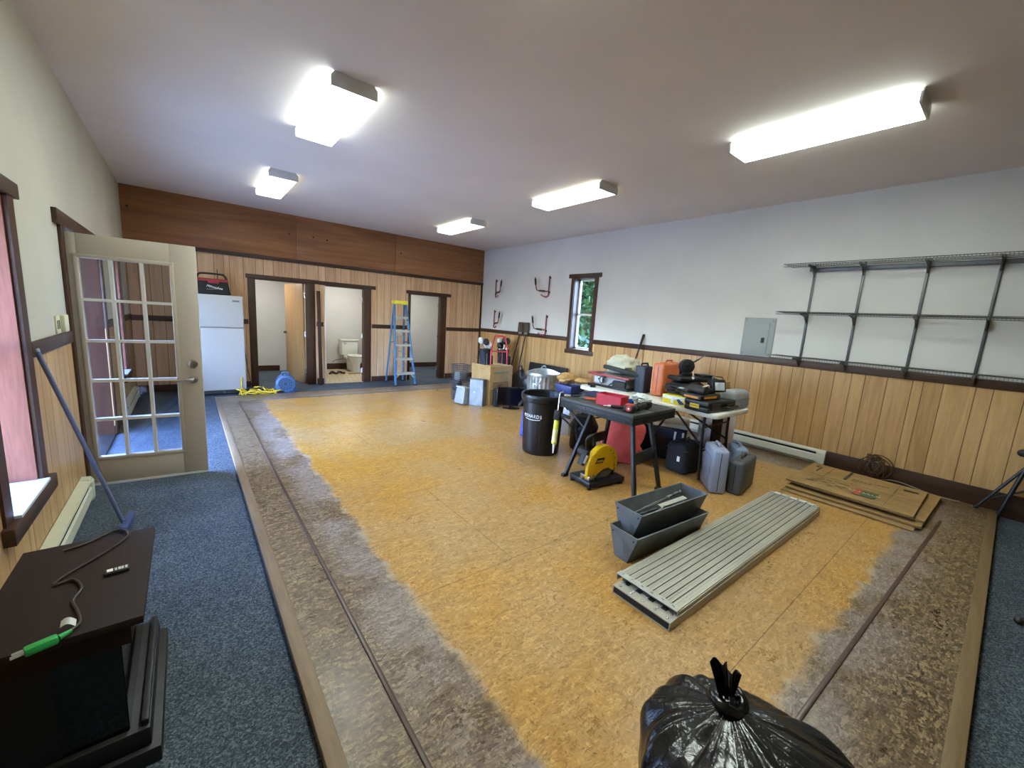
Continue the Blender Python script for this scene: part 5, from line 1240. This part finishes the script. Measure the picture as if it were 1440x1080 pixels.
f.b2((-L-.098, -tot/2, .008), (-L-.03, tot/2-.036, .044)); obj('slot', f, M['slot'], t)
f = MB()
for k in range(5):
    for dx in (-.075, -.03-.02*(k % 2)): f.blob((-L+dx, -tot/2+.02+k*.076, .053), (.009, .009, .005), n=10)
obj('bolt', f, M['steel'], t)
f = MB(); f.b2((L-.0, -tot/2+.01, .06), (L+.07, tot/2-.02, .066))
for k in range(5): f.cyl((L+.03, -tot/2+.03+k*.07, .07), (L+.03, -tot/2+.07+k*.07, .07), .012, n=10)
obj('hinge', f, M['galv'], t)
# flattened cartons
def flat(name, z, x0, x1, y0, y1, rz, label, th=.012, extra=None):
    loc = ((x0+x1)/2, (y0+y1)/2, z); a, b = (x1-x0)/2, (y1-y0)/2
    t = thing('flattened_carton', label, 'flattened box', loc, rz, 'flattened cartons') if extra else None
    f = MB(); f.grid(lambda u, v: ((u*2-1)*a, (v*2-1)*b, .002+.004*noise.noise((u*2, v*2, z*30))), 10, 10, th=.004); f2 = f
    f2.grid(lambda u, v: ((u*2-1)*a, (v*2-1)*b, th+.005*noise.noise((u*2+5, v*2, z*30))), 10, 10, th=.004); o = obj('board', f2, M['card'], t) if extra else one('flattened_carton', f2, M['card'], label, 'flattened box', loc, rz, 'flattened cartons')
    return t, a, b
flat('c', P+.004, 4.66, 5.42, .30, 1.28, .0, 'lowest flattened carton, shifted toward the ramp')
flat('c', P+.025, 4.74, 5.75, .27, 1.27, .01, 'flattened carton second from the floor in the stack')
flat('c', P+.047, 4.86, 5.86, .25, 1.20, -.02, 'third flattened carton, sticking out beyond the printed one')
t, a, b = flat('c', P+.078, 4.79, 5.74, .33, 1.29, 0, 'printed flattened carton on top of the cardboard stack', .016, True)
zt = .0225
f = MB()
for x in (-.02,): f.b2((x, -b+.01, zt), (x+.003, b-.01, zt+.0008))
f.b2((-.46, -.28, zt), (.46, -.277, zt+.0008)); f.b2((-.46, .27, zt), (.46, .273, zt+.0008)); obj('fold_line', f, plain('#6b5330', .8), t)
f = MB(); f.b2((.08, .10, zt), (.43, .125, zt+.001)); f.b2((.12, .36, zt), (.33, .375, zt+.001)); f.b2((.28, -.43, zt), (.32, -.32, zt+.001)); f.b2((.3, .39, zt), (.36, .42, zt+.001)); obj('printed_band', f, M['cardk'], t)
f = MB(); rnd = random.Random(3)
for k in range(26):
    x = -.05-.28*rnd.random(); y = .02+.28*rnd.random(); f.b2((x, y, zt), (x+.01+.02*rnd.random(), y+.02+.04*rnd.random(), zt+.0008))
for k in range(10):
    x = .12+.05*(k//5); y = .06-.032*(k % 5); f.b2((x, y-.02, zt), (x+.03, y, zt+.0008))
obj('printed_picture', f, plain('#7b6a45', .8), t)
f = MB()
for k in range(4): f.b2((-.30+.0*k, -.40+.045*k, zt), (-.06, -.398+.045*k, zt+.0008))
obj('printed_lines', f, plain('#86704a', .8), t)
f = MB(); f.b2((-.33, -.20, zt), (-.12, -.085, zt+.001)); obj('printed_flag', f, plain('#4c5a3f', .8), t)
f = MB(); f.b2((-.33, -.085, zt), (-.12, -.03, zt+.001)); obj('printed_flag', f, plain('#b0503c', .8), t)
text('printed_name', 'U-HAUL', .07, plain('#c9b58a', .8), t, (-.225, -.115, zt+.0012), (0, 0, -PI/2), ex=.0005)
text('printed_word', 'LARGE', .05, plain('#8f4a34', .8), t, (.2, -.15, zt+.001), (0, 0, -PI/2), ex=.0005)
# bundle of brown wire and loose cable by the baseboard
t = thing('wire_bundle', 'tangled bundle of brown wire propped against the dark baseboard', 'wire', (5.97, .80, P), 0)
rnd = random.Random(21); f = MB()
for k in range(13):
    a0 = rnd.uniform(0, PI); tl = rnd.uniform(-.5, .5); r = rnd.uniform(.09, .15); c0 = Vector((rnd.uniform(-.02, .03), rnd.uniform(-.03, .03), .155+rnd.uniform(-.015, .02)))
    R = Matrix.Rotation(a0-1.5, 4, 'Z') @ Matrix.Rotation(tl*1.6, 4, 'X')
    f.tube([c0+R @ Vector((.03*math.sin(q*.9+k), r*math.cos(q*PI/8), min(.9, 1)*r*math.sin(q*PI/8))) for q in range(16)], .0055, 6, closed=True)
obj('loops', f, plain('#4a2f1d', .6), t)
f = MB()
for k in range(7): f.tube([(-.02, rnd.uniform(-.06, .06), .05), (-.05-.04*rnd.random(), rnd.uniform(-.1, .1), .02), (-.06, rnd.uniform(-.14, .14), .01)], .005, 6, sm=4)
obj('loose_end', f, plain('#3a2416', .6), t)
t = one('wire_scraps', MB().tube([(5.80, 1.14, P+.012), (5.84, 1.08, P+.05), (5.82, 1.02, P+.02), (5.87, .98, P+.06), (5.84, .92, P+.02), (5.88, .9, P+.04)], .012, 7, sm=5), plain('#3a3023', .7), 'short curl of dark cable beyond the printed flattened carton', 'cable')
t = one('cable', MB().tube([(6.045, .78, P+.006), (6.03, .6, P+.05), (6.05, .35, P+.006), (6.03, .2, P+.006), (6.05, .12, P+.006)], .005, 7, sm=8), plain('#9c9488', .5), 'thin pale cable trailing along the dark baseboard', 'cable')
# black stand at the frame edge
t = thing('tripod', 'black metal stand with slanting legs beside the baseboard', 'stand', (5.98, -.27, 0), 0)
f = MB(); f.tube([(.02, 0, .3), (.02, 0, 1.15)], .017, 10); obj('column', f, M['black'], t)
for x, y, z, h in ((-.02, .28, .052, .64), (-.01, .14, .002, .80), (-.22, -.26, .002, .64)):
    f = MB(); f.tube([(x, y, z+.012), (.02, 0, h)], .013 if h < .7 else .017, 8); lg = obj('leg', f, M['black'], t)
    f = MB(); f.blob((x, y, z+.014), (.022, .022, .014), n=12); obj('foot', f, M['blackm'], lg)
f = MB(); f.tube([(-.015, .21, .18), (.02, 0, .33)], .009, 8); f.tube([(-.15, -.18, .2), (.02, 0, .33)], .009, 8); obj('brace', f, M['black'], t)
f = MB(); f.blob((-.01, .085, .67), (.035, .04, .035), .1, 3, 18); f.cyl((-.01, .08, .67), (.02, 0, .70), .012, n=8); obj('knob', f, M['blackm'], t)
t = thing('plug_end', 'small black plug lying on the carpet beyond the pale board edge', 'plug', (3.78, -.27, 0), -.5)
f = MB(); f.cyl((0, 0, .02), (.09, -.03, .02), .02, .016, n=12, bev=.004); f.blob((-.01, 0, .02), (.022, .022, .019), n=12); obj('body', f, M['black'], t)
f = MB(); f.tube([(.09, -.03, .018), (.2, -.08, .007), (.35, -.2, .007), (.5, -.5, .007)], .006, 8, sm=5); obj('cable', f, M['black'], t)
# ------------------------------------------------------------ tied refuse bag
t = thing('garbage_bag', 'shiny black garbage bag tied in a knot beside the raised floor edge', 'bag', (1.165, .20, P), 0)
knot = Vector((.07, .18, .435))
f = MB(); tb = bmesh.new(); NA, NR = 200, 64; rings = []
rnd = random.Random(5); ph = [rnd.uniform(0, 6.28) for _ in range(6)]
prof = [(0, .0), (.19, .0), (.275, .015), (.322, .085), (.338, .17), (.324, .255), (.282, .327), (.212, .375), (.132, .405), (.068, .423), (.036, .434), (.022, .443), (.019, .45)]
def pr(u):
    x = u*(len(prof)-1); i = min(int(x), len(prof)-2); w_ = x-i; w_ = w_
    p0, p1, p2, p3 = prof[max(i-1, 0)], prof[i], prof[i+1], prof[min(i+2, len(prof)-1)]
    return [.5*(2*p1[k]+(p2[k]-p0[k])*w_+(2*p0[k]-5*p1[k]+4*p2[k]-p3[k])*w_*w_+(3*p1[k]-p0[k]-3*p2[k]+p3[k])*w_**3) for k in (0, 1)]
for i in range(NR+1):
    u = i/NR; r, z = pr(u); top = max(0, (u-.42)/.58); ring = []
    for j in range(NA):
        a = 2*PI*j/NA
        pleat = (abs(math.sin(a*5.5+ph[0]+.6*math.sin(a*2+ph[1])))-.6)*.8+(abs(math.sin(a*9+ph[2]+math.sin(a*3)))-.6)*.6+(abs(math.sin(a*14+ph[4]+1.4*math.sin(a*2+1)))-.6)*.35+math.sin(a*23+ph[3]+2*math.sin(a*2))*.12
        lump = noise.noise((math.cos(a)*1.3, math.sin(a)*1.3, z*2.2+3))*.16+noise.noise((math.cos(a)*3.2, math.sin(a)*3.2, z*7))*.07
        k = 1+lump*.8*(1-top*.6)+pleat*(.025+.12*math.sin(min(1, top)*PI*.8))
        rr = r*k; off = knot.xy*max(0, (z/.45-.3)/.7)**2.2
        zz = z+noise.noise((math.cos(a)*rr*9, math.sin(a)*rr*9, 1))*.022*min(1, r*6) if z > .02 else z
        ring.append(tb.verts.new((.84*rr*math.cos(a)+off.x, 1.2*rr*math.sin(a)+off.y, max(0, zz*(1+.5*((.84*rr*math.cos(a)+off.x)*.776-(1.2*rr*math.sin(a)+off.y)*.631-(knot.x*.776-knot.y*.631)*max(0, (z/.45-.3)/.7)**2))))))
    rings.append(ring)
for A, B in zip(rings[:-1], rings[1:]):
    for j in range(NA): tb.faces.new((A[j], A[(j+1) % NA], B[(j+1) % NA], B[j]))
bmesh.ops.remove_doubles(tb, verts=tb.verts, dist=1e-5); bmesh.ops.recalc_face_normals(tb, faces=tb.faces)
f._add(tb); obj('bag_body', f, M['bag'], t, ang=80)
f = MB(); k0 = knot+Vector((0, 0, .004))
f.tube([k0+Vector(p) for p in ((.03, -.012, -.018), (.024, .03, -.004), (-.014, .034, .008), (-.034, .0, .008), (-.014, -.034, -.004), (.022, -.03, -.016))], .02, 14, closed=True, sm=5)
f.blob(k0, (.034, .034, .028), .3, 4, 24); f.tube([k0+Vector(p) for p in ((-.01, -.036, -.02), (.02, -.038, .008), (.044, -.012, .014), (.05, .02, -.004), (.04, .05, -.03))], .016, 12, sm=5, rs=[.012, .018, .02, .018, .012]); obj('knot', f, M['bag'], t, ang=80)
def tail(base, tip, w0, w1, seed, bend):
    base, tip = Vector(base), Vector(tip); ax = tip-base; side = Vector((.52, -.85, .1)).normalized(); nrm = ax.cross(side).normalized()
    def fn(u, v):
        a = (v-.5)*2; w_ = w0+(w1-w0)*u; top_ = .012*noise.noise((a*2.3+seed, u*2, 1))*u
        fold = .012*math.sin(a*4+seed+u)*min(1, u*2+.3)
        return k0+base+ax*(u*(1+top_*4))+side*(a*w_+bend*u*u)+nrm*(fold+.02*u*u)
    return fn
f = MB(); f.grid(tail((-.012, .004, .012), (-.030, .020, .125), .012, .024, 2, -.006), 14, 16, th=.002); obj('tied_tail', f, M['bag'], t, ang=80)
f = MB(); f.grid(tail((.0, -.006, .012), (.004, .0, .092), .010, .020, 5, .008), 12, 14, th=.002); obj('tied_tail', f, M['bag'], t, ang=80)

# fittings that belong to one part of a thing hang under that part
NEST = {'refrigerator': {'badge': 'freezer_door', 'lock': 'fridge_door', 'grille_clip': 'toe_grille'}, 'toilet': {'tank_lid': 'tank', 'flush_lever': 'tank', 'seat_lid': 'bowl'},
    'monitor': {'screen': 'housing'}, 'speaker': {'grille': 'cabinet'}, 'tool_bag': {'logo': 'bag_body', 'logo_stroke': 'bag_body'},
    'carton': {k: 'carton_body' for k in ('flap', 'printed_band', 'printed_mark', 'printed_border', 'printed_name')},
    'chop_saw': {'name_plate': 'blade_guard', 'name_band': 'blade_guard', 'brand_lettering': 'blade_guard', 'guard_screw': 'blade_guard', 'guard_rim': 'blade_guard', 'spec_label': 'motor_housing'},
    'trash_bin': {'lettering': 'bin_body', 'lettering_underline': 'bin_body', 'mould_line': 'bin_body'},
    'flattened_carton': {k: 'board' for k in ('fold_line', 'printed_band', 'printed_picture', 'printed_lines', 'printed_flag', 'printed_name', 'printed_word')},
    'drill_case': {'yellow_label': 'shell', 'label_name': 'shell'}, 'tape_measure': {'clip_button': 'red_shell'}, 'caulk_gun': {'cartridge_label': 'cartridge', 'nozzle': 'cartridge'},
    'remote_control': {'button': 'case'}, 'galvanised_can': {'lid_handle': 'lid'}, 'extension_cord': {'prong': 'plug'}, 'cooler_bag': {'zip': 'bag_body', 'white_tag': 'bag_body', 'carry_handle': 'bag_body'},
    'ramp': {'rivet': 'end_strip', 'bolt': 'lower_section', 'slot': 'lower_section'}, 'work_bench': {'dog_hole': 'tabletop'}, 'air_mover': {'grille': 'intake'}, 'thermostat': {'slot': 'plate'},
    'metal_trough': {'hole': 'end_plate'}, 'electric_fireplace': {'front_lip': 'lower_frame'}, 'wall_hook': {'pad': 'arm', 'bracket': 'upright'}, 'tool_case': {'seam': 'shell', 'raised_panel': 'shell', 'latch': 'shell'},
    'hard_case': {'seam': 'shell', 'raised_panel': 'shell', 'latch': 'shell'}, 'table_saw': {'warning_label': 'saw_body', 'hand_wheel': 'saw_body'}, 'blade_box': {k: 'box_body' for k in ('white_panel', 'tool_picture', 'side_print')}}
stem_ = lambda n: n.rsplit('.', 1)[0] if n[-3:].isdigit() and '.' in n else n
for r in [o for o in scene.objects if o.parent is None and stem_(o.name) in NEST]:
    rule = NEST[stem_(r.name)]; kids = list(r.children)
    for c in kids:
        want = rule.get(stem_(c.name))
        if want:
            ps = [k for k in kids if stem_(k.name) == want]
            if ps:
                def mid(o): return sum((Vector(v) for v in o.bound_box), Vector())/8
                c.parent = min(ps, key=lambda k: (mid(k)-mid(c)-c.location).length)

# ------------------------------------------------------------ camera
cam = bpy.data.cameras.new('camera'); co = bpy.data.objects.new('camera', cam); COL.objects.link(co)
cam.sensor_fit = 'HORIZONTAL'; cam.sensor_width = 36; cam.lens = 567.65/1440*36; cam.clip_start = .02; cam.clip_end = 200
pi_, ya, ro = .1612, .682, .0628
fw = Vector((math.sin(ya)*math.cos(pi_), math.cos(ya)*math.cos(pi_), -math.sin(pi_))); rt = Vector((math.cos(ya), -math.sin(ya), 0)); up = rt.cross(fw)
r2 = math.cos(ro)*rt+math.sin(ro)*up; u2 = -math.sin(ro)*rt+math.cos(ro)*up
co.matrix_world = Matrix(((r2.x, u2.x, -fw.x, 0), (r2.y, u2.y, -fw.y, 0), (r2.z, u2.z, -fw.z, 1.605), (0, 0, 0, 1)))
scene.camera = co
vs = scene.view_settings; scene.display_settings.display_device = 'sRGB'
vs.view_transform = 'Standard'; vs.look = 'None'; vs.gamma = 1; vs.use_curve_mapping = False; vs.exposure = 2.53
scene.cycles.use_denoising = True; scene.cycles.max_bounces = 8; scene.cycles.diffuse_bounces = 6; scene.cycles.transparent_max_bounces = 12
scene.cycles.sample_clamp_indirect = 6; scene.cycles.caustics_reflective = False; scene.cycles.caustics_refractive = False
